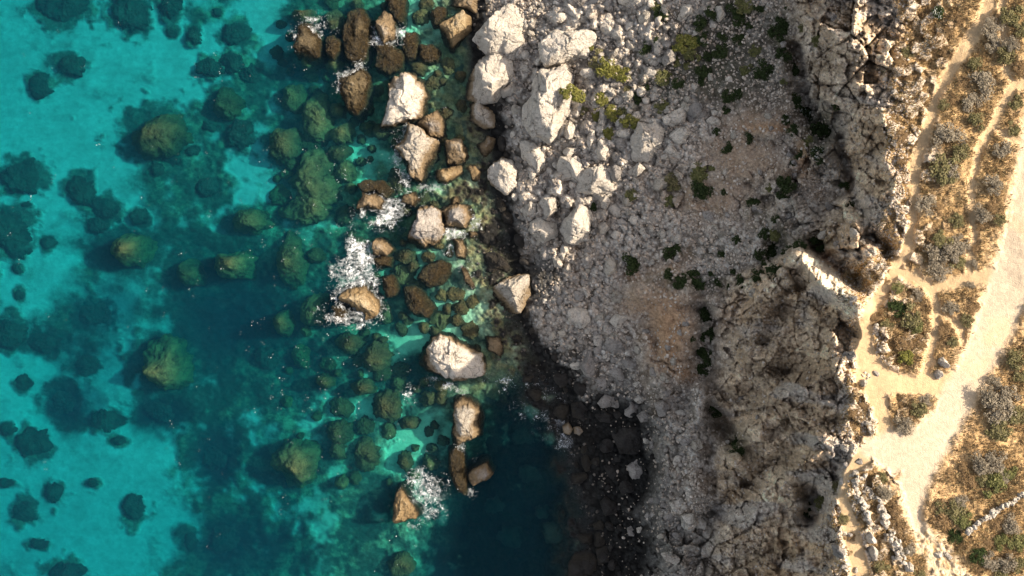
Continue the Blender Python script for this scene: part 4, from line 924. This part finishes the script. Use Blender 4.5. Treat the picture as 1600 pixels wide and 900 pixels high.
def zone_weight(x, y):
    u = float(grid_at(U, x, y)); h = float(ground_h(x, y)); e = float(grid_at(earthy, x, y))
    if h < -0.6: return 0.0
    if y < 400 and 780 < x < 1040: return 1.6
    w = 1.0 if 4.9 < u < 7.9 else (0.35 if u < 9 else 0.12 if u < 9.8 else 0.0)
    if 9.8 <= u < 10.1: w = 0.9
    if x > 1060 and y < 320: w *= 0.45
    if x > 1080 and y > 420 and u < 9.6: w *= 0.25
    return w * (1 - 0.85 * e)

rs = np.random.default_rng(21)
stones = []
sizes = np.concatenate([rs.uniform(9, 14, 45), rs.uniform(6.2, 9, 95), rs.uniform(4.4, 6.2, 160)])
tries = 0
for sz in sizes:
    for _ in range(400):
        x, y = rs.uniform(735, 1400), rs.uniform(-4, 904)
        if sz > 8 and x > 1120 : continue
        if sz > 9 and y > 380 and x > 1000: continue
        if rs.uniform() * (1.6 if sz > 6.2 else 1.0) > zone_weight(x, y): continue
        if all((x - a) ** 2 + (y - b) ** 2 > (0.80 * (c + sz)) ** 2 for a, b, c in OCC):
            OCC.append((x, y, sz)); stones.append((x, y, sz)); break
items = []
for x, y, sz in stones:
    h = float(ground_h(x, y)); u = float(grid_at(U, x, y)); wt = float(grid_at(wet_shade_m, x, y))
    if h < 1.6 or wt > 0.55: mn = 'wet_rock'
    else: mn = rs.choice(['limestone', 'limestone', 'grey_rock', 'tan_rock']) if y < 400 else rs.choice(['limestone', 'grey_rock', 'grey_rock', 'tan_rock'])
    o = add_obj("stone", SH_STONES[mn][rs.integers(9)])
    wx, wy = W(x, y, h + .02 * sz); s_ = sz * S * (CH - h) / CH
    o.location = (wx, wy, h + 0.05 * s_); o.rotation_euler = (rs.uniform(-.25, .25), rs.uniform(-.25, .25), rs.uniform(0, 6.28)); o.scale = (s_, s_, s_ * rs.uniform(.8, 1.15))
    tag(o, None, "stone", "loose stones of the shore and scree")
    size = "large" if sz > 9 else "middling" if sz > 6.2 else "small"
    items.append((o, x, y, f"{size} {dict(limestone='pale', grey_rock='grey', wet_rock='black wet', tan_rock='tan')[mn]} stone"))
auto_labels(items, LANDMARKS)

# ------------------------------------------------------------------ rubble: the small stones nobody could count
def rubble():
    m, nt, out = new_mat("rubble")
    geo = nd(nt, "ShaderNodeNewGeometry")
    n = noise(nt, 3.0, 4, 0.6, geo.outputs["Position"])
    c = mixrgb(nt, geo.outputs["Random Per Island"], (0.24, 0.20, 0.165), (0.54, 0.48, 0.41))
    c = mixrgb(nt, maprange(nt, n, .4, .65), c, (0.34, 0.27, 0.20))
    sx = nd(nt, "ShaderNodeSeparateXYZ"); nt.links.new(geo.outputs["Position"], sx.inputs[0])
    c = mixrgb(nt, maprange(nt, sx.outputs[2], 0.6, 2.6, 0.9, 0.0), c, (0.045, 0.04, 0.034))
    principled(nt, out, c, 0.9, bump(nt, n, 0.6, 0.1), 0.2)
    v0, f0 = ICO[2]
    tpl = []
    for k in range(10):
        r_ = np.random.default_rng(k + 5); P = v0.copy()
        for q in range(8):
            d = r_.normal(size=3); d /= np.linalg.norm(d); dot = P @ d; P = P - np.maximum(dot - r_.uniform(.45, .75), 0)[:, None] * d
        P *= np.array([r_.uniform(.9, 1.25), r_.uniform(.7, 1.0), r_.uniform(.55, .8)])
        tpl.append(P)
    N = 24000
    x = rs.uniform(738, 1420, N * 3); y = rs.uniform(-8, 908, N * 3)
    u = grid_at(U, x, y); h = ground_h(x, y); e = grid_at(earthy, x, y); wrn = grid_at(worn, x, y)
    w = np.where(h < -0.5, 0, np.where(u < 7.9, 1.0, np.where(u < 9.0, .40, np.where(u < 9.75, .16, np.where(u < 10.12, .9, 0.0)))))
    w *= (1 - .45 * grid_at(big, x, y)) * (1 - .9 * np.clip(grid_at(wet_shade_m, x, y) * 1.5, 0, 1)) * (1 - 0.75 * e) * (1 - wrn) * (0.55 + 0.45 * sm(-.2, .3, vnoise(x * .03, y * .03, 0, 5)))
    keep = rs.uniform(size=len(x)) < w
    x, y, h = x[keep][:N], y[keep][:N], h[keep][:N]
    V, Fc, off = [], [], 0
    sz = 0.9 + 2.6 * rs.uniform(size=len(x)) ** 2.2
    for i in range(len(x)):
        s_ = sz[i] * S * (CH - h[i]) / CH
        a = rs.uniform(0, 6.28); c_, s2 = math.cos(a), math.sin(a)
        P = tpl[i % 10] * s_
        wx, wy = W(x[i], y[i], h[i])
        V.append(np.stack([P[:, 0] * c_ - P[:, 1] * s2 + wx, P[:, 0] * s2 + P[:, 1] * c_ + wy, P[:, 2] + h[i] + s_ * .15], -1)); Fc.append(f0 + off); off += len(P)
    me = mesh_arrays("rubble", np.concatenate(V), np.concatenate(Fc)); me.materials.append(m)
    tag(add_obj("rubble", me), "small grey and beige rubble covering the scree and the cliff rim", "rubble", None, "stuff")
ICO[1] = ico(1)
_keep = ICO[2]; ICO[2] = ICO[1]
rubble()
ICO[2] = _keep

# ------------------------------------------------------------------ shrubs: foliage and twigs
def leaf_tris(P, Nrm, size, r_):
    n = len(P)
    a = r_.normal(size=(n, 3)); a -= Nrm * (a * Nrm).sum(1)[:, None] * 0.7; a /= np.linalg.norm(a, axis=1)[:, None]
    b = np.cross(Nrm, a); b /= np.linalg.norm(b, axis=1)[:, None] + 1e-6
    s = size * r_.uniform(.6, 1.4, n)[:, None]
    v = np.stack([P - b * s * .45, P + a * s, P + b * s * .45, P - a * s * .8], 1).reshape(-1, 3)
    f = np.arange(n * 4).reshape(n, 4)
    return v, f

def shrub_meshes(mat, seed, n_leaf=1000, size=.105, sparse=0.0, flowers=False):
    r_ = np.random.default_rng(seed)
    nc = r_.integers(9, 15)
    ca = r_.uniform(0, 6.28, nc); cr_ = .72 * np.sqrt(r_.uniform(size=nc)); crad = r_.uniform(.22, .42, nc)
    C = np.stack([cr_ * np.cos(ca), cr_ * np.sin(ca), .18 + .42 * (1 - cr_) * r_.uniform(.7, 1.2, nc)], -1)
    pick = r_.integers(0, nc, n_leaf)
    d = r_.normal(size=(n_leaf, 3)); d[:, 2] = np.abs(d[:, 2]) * .9 + .05; d /= np.linalg.norm(d, axis=1)[:, None]
    P = C[pick] + d * (crad[pick] * r_.uniform(.55, 1.08, n_leaf))[:, None]
    P[:, 2] = np.maximum(P[:, 2], .03)
    nrm = d + .7 * r_.normal(size=d.shape); nrm /= np.linalg.norm(nrm, axis=1)[:, None]
    v, f = leaf_tris(P, nrm, size, r_)
    fo = mesh_arrays("foliage", v, f, False); fo.materials.append(M[mat])
    if flowers:
        fo.materials.append(M['flower'])
        fo.polygons.foreach_set("material_index", (r_.uniform(size=len(f)) < .16).astype(np.int32))
    nt_ = 110
    pk = r_.integers(0, nc, nt_); d = r_.normal(size=(nt_, 3)); d[:, 2] = np.abs(d[:, 2]); d /= np.linalg.norm(d, axis=1)[:, None]
    tip = C[pk] + d * (crad[pk] * r_.uniform(.8, 1.35, nt_))[:, None]
    base = tip * np.array([.25, .25, 0]) ; side = np.cross(tip - base, r_.normal(size=(nt_, 3))); side /= np.linalg.norm(side, axis=1)[:, None] + 1e-6
    v = np.stack([base - side * .022, base + side * .022, tip], 1).reshape(-1, 3)
    tw = mesh_arrays("twigs", v, np.arange(nt_ * 3).reshape(-1, 3), False); tw.materials.append(M['twig'])
    return fo, tw
SK = {}
for key, mat, n_leaf, size, fl in (('grey', 'leaf_grey', 1100, .085, False), ('olive', 'leaf_olive', 1000, .10, False), ('green', 'leaf_green', 1000, .11, False), ('yellow', 'leaf_yellow', 900, .12, False), ('dark', 'leaf_dark', 900, .12, False), ('brown', 'leaf_brown', 1000, .085, False), ('flower', 'leaf_dark', 900, .11, True)):
    SK[key] = [shrub_meshes(mat, 1000 + 17 * i + len(key), n_leaf, size, flowers=fl) for i in range(4)]
SHRUBS = [  # x, y, radius, kind, height factor
 (1552,43,17,'grey'),(1553,67,16,'grey'),(1580,67,16,'grey'),(1580,20,19,'olive'),(1574,88,17,'olive'),(1598,45,15,'olive'),(1527,103,15,'olive'),(1536,132,24,'grey'),(1508,128,12,'brown'),(1520,160,18,'grey'),(1528,190,15,'olive'),(1483,213,26,'grey'),(1502,237,15,'olive'),(1480,262,24,'olive'),(1488,268,16,'grey'),(1490,155,13,'brown'),(1475,165,10,'olive'),(1567,233,16,'grey'),(1584,200,13,'olive'),(1587,160,14,'olive'),(1597,105,12,'brown'),(1553,288,18,'grey'),(1470,18,13,'flower'),(1450,22,10,'brown'),(1447,320,17,'grey'),(1467,327,12,'brown'),
 (1486,395,22,'grey'),(1457,402,22,'grey'),(1472,424,18,'grey'),(1502,380,17,'grey'),(1447,377,15,'brown'),(1475,372,16,'olive'),(1462,365,14,'brown'),(1495,345,13,'olive'),(1497,412,13,'olive'),(1537,333,17,'grey'),(1536,352,12,'brown'),(1563,343,10,'olive'),(1556,320,12,'brown'),(1522,413,9,'grey'),(1528,390,9,'brown'),(1518,448,10,'grey'),(1485,480,15,'grey'),(1519,478,15,'brown'),(1512,500,12,'olive'),(1403,482,16,'dark'),(1425,494,22,'olive'),(1431,512,13,'green'),(1404,450,10,'green'),(1433,463,13,'grey'),(1444,480,12,'brown'),(1417,558,14,'yellow'),(1395,525,15,'brown'),(1415,535,16,'brown'),(1440,535,12,'brown'),(1372,500,12,'brown'),(1385,510,13,'olive'),(1590,562,17,'olive'),(1595,585,14,'olive'),(1482,520,14,'brown'),(1478,540,12,'brown'),(1490,535,9,'olive'),
 (1413,663,18,'grey'),(1412,630,9,'brown'),(1447,627,13,'grey'),(1436,640,13,'olive'),(1430,655,10,'brown'),(1548,618,20,'grey'),(1562,640,24,'grey'),(1577,622,20,'grey'),(1572,668,22,'olive'),(1553,672,16,'olive'),(1592,650,16,'olive'),(1555,600,14,'grey'),(1515,697,7,'brown'),(1535,725,20,'grey'),(1557,722,18,'grey'),(1521,747,16,'brown'),(1553,760,20,'green'),(1579,738,13,'green'),(1540,750,15,'olive'),(1568,748,14,'grey'),(1513,728,12,'brown'),(1475,805,24,'brown'),(1495,800,18,'olive'),(1508,812,16,'green'),(1500,785,14,'grey'),(1470,795,13,'olive'),(1493,838,13,'dark'),(1460,790,9,'brown'),
 (1377,750,11,'olive'),(1386,769,14,'grey'),(1400,800,11,'brown'),(1406,820,13,'brown'),(1413,838,14,'brown'),(1420,858,13,'grey'),(1396,785,9,'brown'),(1380,888,13,'olive'),(1437,897,9,'olive'),(1567,848,14,'green'),(1592,848,16,'green'),(1550,878,18,'grey'),(1565,893,14,'olive'),(1583,820,17,'grey'),(1560,820,12,'brown'),(1545,845,14,'brown'),(1578,880,17,'grey'),(1595,885,14,'olive'),(1530,870,14,'dark'),(1533,890,12,'brown'),
 (1328,840,10,'brown'),(1325,862,9,'brown'),(1318,812,9,'olive'),(1352,640,12,'brown'),(1340,650,12,'brown'),(1330,665,11,'brown'),(1308,760,10,'olive'),(1345,605,8,'brown'),(1412,100,13,'brown'),(1420,80,11,'olive'),(1425,120,11,'brown'),(1408,215,11,'brown'),(1415,250,11,'brown'),(1405,300,11,'brown'),(1405,360,11,'brown'),(1385,440,8,'brown'),(1480,50,14,'brown'),(1497,30,12,'brown'),(1478,80,11,'brown'),
 # scree and cliff
 (893,147,14,'yellow'),(935,92,15,'olive'),(948,107,13,'yellow'),(972,115,12,'yellow'),(922,70,7,'yellow'),(940,150,11,'yellow'),(937,180,10,'yellow'),(960,178,11,'yellow'),(985,192,12,'yellow'),(955,208,9,'yellow'),(915,172,9,'olive'),(983,140,7,'olive'),(1073,68,16,'yellow'),(1082,85,11,'green'),(1058,96,8,'green'),(1037,120,9,'green'),(1025,5,8,'green'),(1128,80,12,'dark'),(1100,60,10,'dark'),(1195,110,14,'dark'),(1140,150,11,'dark'),(1100,112,11,'dark'),(1008,75,9,'dark'),(1035,20,11,'dark'),(1060,130,9,'dark'),(1095,35,12,'dark'),(1150,20,16,'dark'),(1165,8,12,'green'),(1115,20,11,'dark'),(1100,268,14,'green'),(1098,295,15,'dark'),(1055,285,14,'olive'),(1178,318,10,'dark'),(1230,290,15,'dark'),(1225,308,10,'dark'),(1262,178,20,'flower'),(1285,208,19,'dark'),(1275,235,13,'flower'),(1240,160,13,'dark'),(1215,50,13,'dark'),(1225,85,12,'dark'),(1240,110,11,'dark'),(985,412,14,'dark'),(1050,395,12,'dark'),(1085,438,15,'dark'),(1065,440,11,'dark'),(1060,390,8,'dark'),(1205,395,15,'dark'),(1212,425,13,'dark'),(1195,365,10,'dark'),(1160,440,10,'dark'),(1185,430,9,'dark'),(1100,497,13,'dark'),(1107,522,13,'dark'),(1098,545,11,'dark'),(1108,560,11,'dark'),(1098,580,11,'dark'),(1080,530,6,'dark'),(1150,690,12,'dark'),(1152,706,10,'dark'),(1118,640,12,'dark'),(1275,372,12,'dark'),(1287,385,9,'dark'),(1250,385,9,'dark'),(1130,400,8,'dark'),(1120,205,7,'dark'),(1170,215,8,'dark'),(988,305,8,'green'),(1047,315,7,'green'),(925,322,7,'dark'),(1137,230,9,'dark'),(1285,785,9,'green'),(1265,798,10,'dark'),(1045,430,9,'dark'),(1230,40,9,'dark'),(1308,165,8,'dark'),(1320,290,9,'dark'),(1330,320,8,'dark'),
]
NOUN = dict(grey="dry grey shrub", olive="olive shrub", green="bright green shrub", yellow="yellow-green shrub", dark="dark green shrub", brown="dry brown shrub", flower="white-flowered dark shrub")
PL_MARKS = [(1473, 403, "the round grey thicket"), (1425, 494, "the green-topped island between paths"), (1413, 663, "the small island in the road fork"), (1560, 640, "the large grey thicket by the road"), (1553, 760, "the green thicket above the stone wall"), (1483, 213, "the big shrub between the two footpaths"), (1470, 570, "the roadside boulder pair"), (1350, 775, "the seaward stone heap"), (1405, 865, "the longest stone heap"), (1555, 800, "the dry stone wall"), (1332, 558, "the lone path-side stone"), (1350, 380, "the knob of lit rocks"), (1290, 435, "the sunlit ridge"), (1045, 510, "the reddish earth mound"), (1368, 260, "the smooth cliff slab"), (1270, 785, "the dark cliff hollow")]
rq = np.random.default_rng(314)
for _ in range(900):            # more low dark growth among the upper stones
    x, y = rq.uniform(930, 1290), rq.uniform(0, 460)
    u = float(grid_at(U, x, y))
    dn = float(blobs(np.array([x]), np.array([y]), [(1110, 85, 80, 70), (1180, 40, 60, 40, .8), (1215, 400, 25, 50, .8), (1085, 440, 60, 14, .9), (1270, 210, 35, 40, .7), (980, 150, 50, 50, .4), (1150, 400, 50, 40, .5), (1170, 320, 30, 30, .4)])[0])
    if rq.uniform() < dn * .5 and u < 9 and all((x - s[0]) ** 2 + (y - s[1]) ** 2 > (s[2] + 3) ** 2 for s in SHRUBS) and all((x - a) ** 2 + (y - b) ** 2 > (.7 * c + 4) ** 2 for a, b, c in OCC if c > 7):
        SHRUBS.append((round(x), round(y), float(rq.uniform(4, 9)), 'dark' if rq.uniform() < .75 else 'green'))
        if len(SHRUBS) > 285: break
items = []
for n_, (x, y, r0, kind) in enumerate(SHRUBS):
    fo, tw = SK[kind][n_ % 4]
    h = float(ground_h(x, y))
    if (x, y) == (893, 147): h += 5.0
    if x < 1300: r0 = r0 * (1.4 if kind in ('yellow', 'green') else 1.2)
    r1 = r0 * 1.12 * S * (CH - h) / CH
    wx, wy = W(x, y, h + .3 * r1)
    e = add_obj("shrub", None); e.empty_display_size = 0.3
    e.location = (wx, wy, h - 0.05); e.rotation_euler = (0, 0, rs.uniform(0, 6.28)); e.scale = (r1, r1 * rs.uniform(.85, 1.1), r1 * (rs.uniform(.45, .65) if kind not in ('brown',) else .35))
    tag(e, None, "shrub", "shrubs of the plateau" if x > 1300 else "shrubs of the scree and cliff")
    add_obj("foliage", fo, e); add_obj("twigs", tw, e)
    items.append((e, x, y, NOUN[kind]))
auto_labels(items, PL_MARKS + LANDMARKS)

# ------------------------------------------------------------------ dry grass of the plateau
def dry_grass():
    r_ = np.random.default_rng(77); N = 135000
    x = r_.uniform(1270, 1760, N); y = r_.uniform(-120, 1020, N)
    u = grid_at(U, x, y); wrn = np.maximum(grid_at(worn, x, y), .8 * grid_at(stony, x, y)); npth = grid_at(near_path, x, y)
    dens = sm(-.35, .25, fbm(x * .035, y * .035, 0, 4, 91)) * .8 + .2
    keep = (u > 9.92) & (r_.uniform(size=N) < .72 * dens * (1 - wrn) ** 2 * (1 - .6 * npth) * (1 - sm(1650, 1760, x)))
    x, y = x[keep], y[keep]; h = ground_h(x, y); n = len(x)
    wx, wy = W(x, y, h)
    V, Fc, mi = [], [], []
    for b in range(3):
        a = r_.uniform(0, 6.28, n); ln = r_.uniform(.16, .5, n); ti = r_.uniform(.3, 1.2, n); w = r_.uniform(.03, .075, n)
        bx, by = wx + r_.normal(0, .10, n), wy + r_.normal(0, .10, n)
        dx, dy = np.cos(a), np.sin(a)
        p0 = np.stack([bx - dy * w, by + dx * w, h - .03], -1); p1 = np.stack([bx + dy * w, by - dx * w, h - .03], -1)
        p2 = np.stack([bx + dx * ln * np.sin(ti), by + dy * ln * np.sin(ti), h + ln * np.cos(ti)], -1)
        V.append(np.stack([p0, p1, p2], 1).reshape(-1, 3)); mi.append(r_.choice([0, 1, 2], n, p=[.5, .38, .12]))
    V = np.concatenate(V); F_ = np.arange(len(V)).reshape(-1, 3)
    me = mesh_arrays("dry_grass", V, F_, False)
    for k in ('straw', 'leaf_brown', 'leaf_olive'): me.materials.append(M[k])
    me.polygons.foreach_set("material_index", np.concatenate(mi).astype(np.int32))
    tag(add_obj("dry_grass", me), "sparse dry brown grass over the plateau between the paths", "grass", None, "stuff")
dry_grass()

# ------------------------------------------------------------------ stone heaps and the dry stone wall
def stone_row(name, label, cat, spec, seed, group=None):
    """spec: (x, y, r) of each stone in photo pixels"""
    r_ = np.random.default_rng(seed)
    cx, cy = np.mean([s[0] for s in spec]), np.mean([s[1] for s in spec])
    h = float(ground_h(cx, cy)); wx, wy = W(cx, cy, h)
    e = add_obj(name, None); e.location = (wx, wy, h); tag(e, label, cat, group)
    for s in spec:
        hh = float(ground_h(s[0], s[1])) + (s[3] if len(s) > 3 else 0); sx, sy = W(s[0], s[1], hh); sc = s[2] * S * (CH - hh) / CH
        o = add_obj("stone", SH_STONES['limestone' if r_.uniform() < .8 else 'tan_rock'][r_.integers(9)], e)
        o.location = (sx - wx, sy - wy, hh - h + .1 * sc); o.rotation_euler = (r_.uniform(-.3, .3), r_.uniform(-.3, .3), r_.uniform(0, 6.28)); o.scale = (sc, sc, sc * r_.uniform(.8, 1.1))

def along(pts, step, width, rlo, rhi, seed, zup=0.0):
    r_ = np.random.default_rng(seed); out = []
    for (x0, y0), (x1, y1) in zip(pts[:-1], pts[1:]):
        L = math.hypot(x1 - x0, y1 - y0); k = max(1, int(L / step))
        for i in range(k):
            t = (i + r_.uniform(.2, .8)) / k
            out.append((x0 + (x1 - x0) * t + r_.normal(0, width), y0 + (y1 - y0) * t + r_.normal(0, width), r_.uniform(rlo, rhi), r_.uniform(0, zup)))
    return out
stone_row("stone_heap", "row of tumbled pale stones, seaward of the two running down the path", "stone heap",
          along([(1330, 738), (1345, 750)], 2.2, 4.5, 2.2, 5.0, 1, .25) + along([(1334, 752), (1342, 772)], 2.2, 4, 2.5, 5.2, 2, .25) + along([(1343, 775), (1352, 795), (1362, 816)], 3.0, 1.8, 3.5, 6.2, 3, .5), 4, "stone heaps by the footpath")
stone_row("stone_heap", "row of tumbled pale stones, inland and upper of the rows by the path", "stone heap",
          along([(1354, 760), (1370, 783)], 3.0, 2, 2.5, 5.0, 5, .3) + along([(1372, 786), (1381, 806), (1386, 820)], 2.8, 1.8, 3.8, 6.5, 6, .6), 7, "stone heaps by the footpath")
stone_row("stone_heap", "longest stone heap, of small rubble, below the other rows by the path", "stone heap",
          along([(1391, 830), (1402, 850), (1412, 876)], 0.95, 5, 2.0, 4.6, 8, .7), 9, "stone heaps by the footpath")
stone_row("dry_stone_wall", "straight low wall of pale stones between shrubs near the lower inland corner", "stone wall",
          along([(1510, 834), (1530, 817), (1560, 797), (1606, 770)], 2.1, 1.8, 2.6, 4.8, 10, .5), 11)
stone_row("stone_ring", "small ring of white stones on the pale path below the lone stone", "stone ring",
          [(1352, 583, 2.2), (1357, 586, 2.8), (1350, 588, 2.0), (1355, 591, 2.2), (1347, 586, 1.6), (1360, 590, 1.5)], 12)

# ------------------------------------------------------------------ foam and flecks on the water
def foam():
    r_ = np.random.default_rng(5)
    reg = [(608,330,42,24,1.0),(632,318,14,18,.7),(590,345,30,12,.6),(545,430,26,46,1.0),(562,402,26,20,1.1),(545,492,42,16,.9),(592,470,14,26,.7),(578,440,16,22,.8),(548,392,12,26,.8),(575,408,12,10,.8),(715,365,26,9,.9),(738,355,12,12,.7),(742,345,10,14,.6),(640,205,20,14,.7),(624,240,10,30,.7),(634,275,16,14,.8),(660,292,28,12,.8),(500,48,20,12,.7),(490,30,22,10,.5),(548,116,20,10,.9),(562,105,10,8,.7),(530,140,8,16,.5),(600,65,22,10,.8),(585,52,6,12,.7),(625,50,10,14,.5),(560,70,10,20,.4),(665,764,28,26,.85),(655,745,14,14,.8),(668,800,22,18,.6),(640,822,14,6,.8),(722,700,10,10,.7),(745,712,14,8,.4),(738,766,10,10,.6),(735,440,10,20,.5),(728,415,16,10,.5),(712,392,16,10,.5),
           (868,655,30,26,.6),(890,692,20,14,.8),(838,610,18,22,.55),(858,625,20,10,.5),(935,735,10,16,.6),(950,755,14,10,.5),(905,680,16,8,.5),(795,600,14,14,.35),(820,640,20,14,.35),(640,616,10,14,.4),(715,612,18,6,.6),(700,605,16,6,.5),(676,592,10,8,.4),(760,590,14,8,.3),(460,60,10,16,.4),(660,150,6,16,.4)]
    d = 0.05
    V, F_, n0, mi_ = [], [], 0, []
    for x, y, rx, ry, a in reg:
        rx, ry = rx * 1.3, ry * 1.3
        nx_, ny_ = int(2.4 * rx * S / d), int(2.4 * ry * S / d)
        ii, jj = np.meshgrid(np.arange(nx_), np.arange(ny_))
        wx = (x - 800) * S - 1.2 * rx * S + (ii + .5) * d; wy = (450 - y) * S - 1.2 * ry * S + (jj + .5) * d
        wx0, wy0 = wx, wy
        jx, jy = .5 * fbm(wx * 1.1, wy * 1.1, 0, 3, 401), .5 * fbm(wx * 1.1 + 40, wy * 1.1, 0, 3, 402)
        q = ((wx - (x - 800) * S) / (rx * S)) ** 2 + ((wy - (450 - y) * S) / (ry * S)) ** 2
        fall = np.exp(-1.6 * q) * a
        l1 = np.abs(fbm(wx * .75 + jx, wy * .75 + jy, 0, 2, 411)); l2 = np.abs(fbm(wx * 2.1 + jx, wy * 2.1 + jy, 0, 3, 412)); l3 = fbm(wx * 2.6 + jx, wy * 2.6 + jy, 0, 3, 413); l4 = fbm(wx * .6, wy * .6, 0, 3, 414)
        gate = np.clip(.55 + 1.6 * l4, 0, 1.5)
        on = (l1 < .050 * fall * gate) | (l2 < .070 * fall ** 1.2 * gate) | ((.7 * l3 + 1.2 * l4 > .92 - .62 * fall) & (fall > .15))
        on &= (q < 1.35)
        veil = (fall + .55 * l4 + .25 * l3 > .50) & ~on & (q < 1.35)
        k = np.flatnonzero((on | veil).ravel()); mi_.append(veil.ravel()[k].astype(np.int32))
        if not len(k): continue
        cx, cy = wx0.ravel()[k], wy0.ravel()[k]; o_ = d * .52; z = .05 + .02 * len(V) / len(reg)
        jt = r_.uniform(-.25, .25, (len(k), 4, 2)) * d
        sq = np.stack([np.stack([cx + sx * o_, cy + sy * o_, np.full(len(k), z)], -1) for sx, sy in ((-1, -1), (1, -1), (1, 1), (-1, 1))], 1)
        sq[:, :, :2] += jt
        V.append(sq.reshape(-1, 3)); F_.append(np.arange(len(k) * 4).reshape(-1, 4) + n0); n0 += len(k) * 4
    # scattered flecks
    n = 420
    fx = np.concatenate([r_.normal(500, 120, n), r_.uniform(0, 720, 120)]); fy = np.concatenate([r_.normal(430, 230, n), r_.uniform(0, 900, 120)])
    keep = (fx < 760) & (fbm(fx * .02, fy * .02, 0, 3, 431) > -.1)
    fx, fy = fx[keep], fy[keep]
    sq = []
    for x, y in zip(fx, fy):
        for _ in range(r_.integers(1, 4)):
            s_ = r_.uniform(.025, .075) * (1.6 if r_.uniform() < .12 else 1); px_, py_ = (x - 800) * S + r_.normal(0, .22), (450 - y) * S + r_.normal(0, .22)
            a = r_.uniform(0, 3.14) ; e = r_.uniform(.5, 1.0)
            c_, s2 = math.cos(a) * s_, math.sin(a) * s_
            sq.append([(px_ + c_, py_ + s2, .075), (px_ - s2 * e, py_ + c_ * e, .075), (px_ - c_, py_ - s2, .075), (px_ + s2 * e, py_ - c_ * e, .075)])
    sq = np.array(sq); V.append(sq.reshape(-1, 3)); F_.append(np.arange(len(sq) * 4).reshape(-1, 4) + n0); mi_.append(np.zeros(len(sq), dtype=np.int32))
    m, nt, out = new_mat("sea_foam")
    df = nd(nt, "ShaderNodeBsdfDiffuse"); df.inputs[0].default_value = (0.80, 0.82, 0.83, 1)
    tp = nd(nt, "ShaderNodeBsdfTransparent"); mxs = nd(nt, "ShaderNodeMixShader")
    fg = nd(nt, "ShaderNodeNewGeometry")
    nt.links.new(maprange(nt, noise(nt, 1.3, 4, .6, fg.outputs["Position"]), .40, .66, .10, .74), mxs.inputs[0])   # thin lace and thick froth
    nt.links.new(tp.outputs[0], mxs.inputs[1]); nt.links.new(df.outputs[0], mxs.inputs[2]); nt.links.new(mxs.outputs[0], out.inputs[0])
    me = mesh_arrays("sea_foam", np.concatenate(V), np.concatenate(F_), False); me.materials.append(m)
    m2, nt, out = new_mat("milky_wash")
    df = nd(nt, "ShaderNodeBsdfDiffuse"); df.inputs[0].default_value = (0.78, 0.82, 0.83, 1)
    tp = nd(nt, "ShaderNodeBsdfTransparent"); mxs = nd(nt, "ShaderNodeMixShader"); fg = nd(nt, "ShaderNodeNewGeometry")
    nt.links.new(maprange(nt, noise(nt, 1.8, 5, .65, fg.outputs["Position"]), .42, .72, .0, .32), mxs.inputs[0])
    nt.links.new(tp.outputs[0], mxs.inputs[1]); nt.links.new(df.outputs[0], mxs.inputs[2]); nt.links.new(mxs.outputs[0], out.inputs[0])
    me.materials.append(m2); me.polygons.foreach_set("material_index", np.concatenate(mi_))
    tag(add_obj("sea_foam", me), "white lacy foam and flecks on the water round the shore rocks", "foam", None, "stuff")
foam()
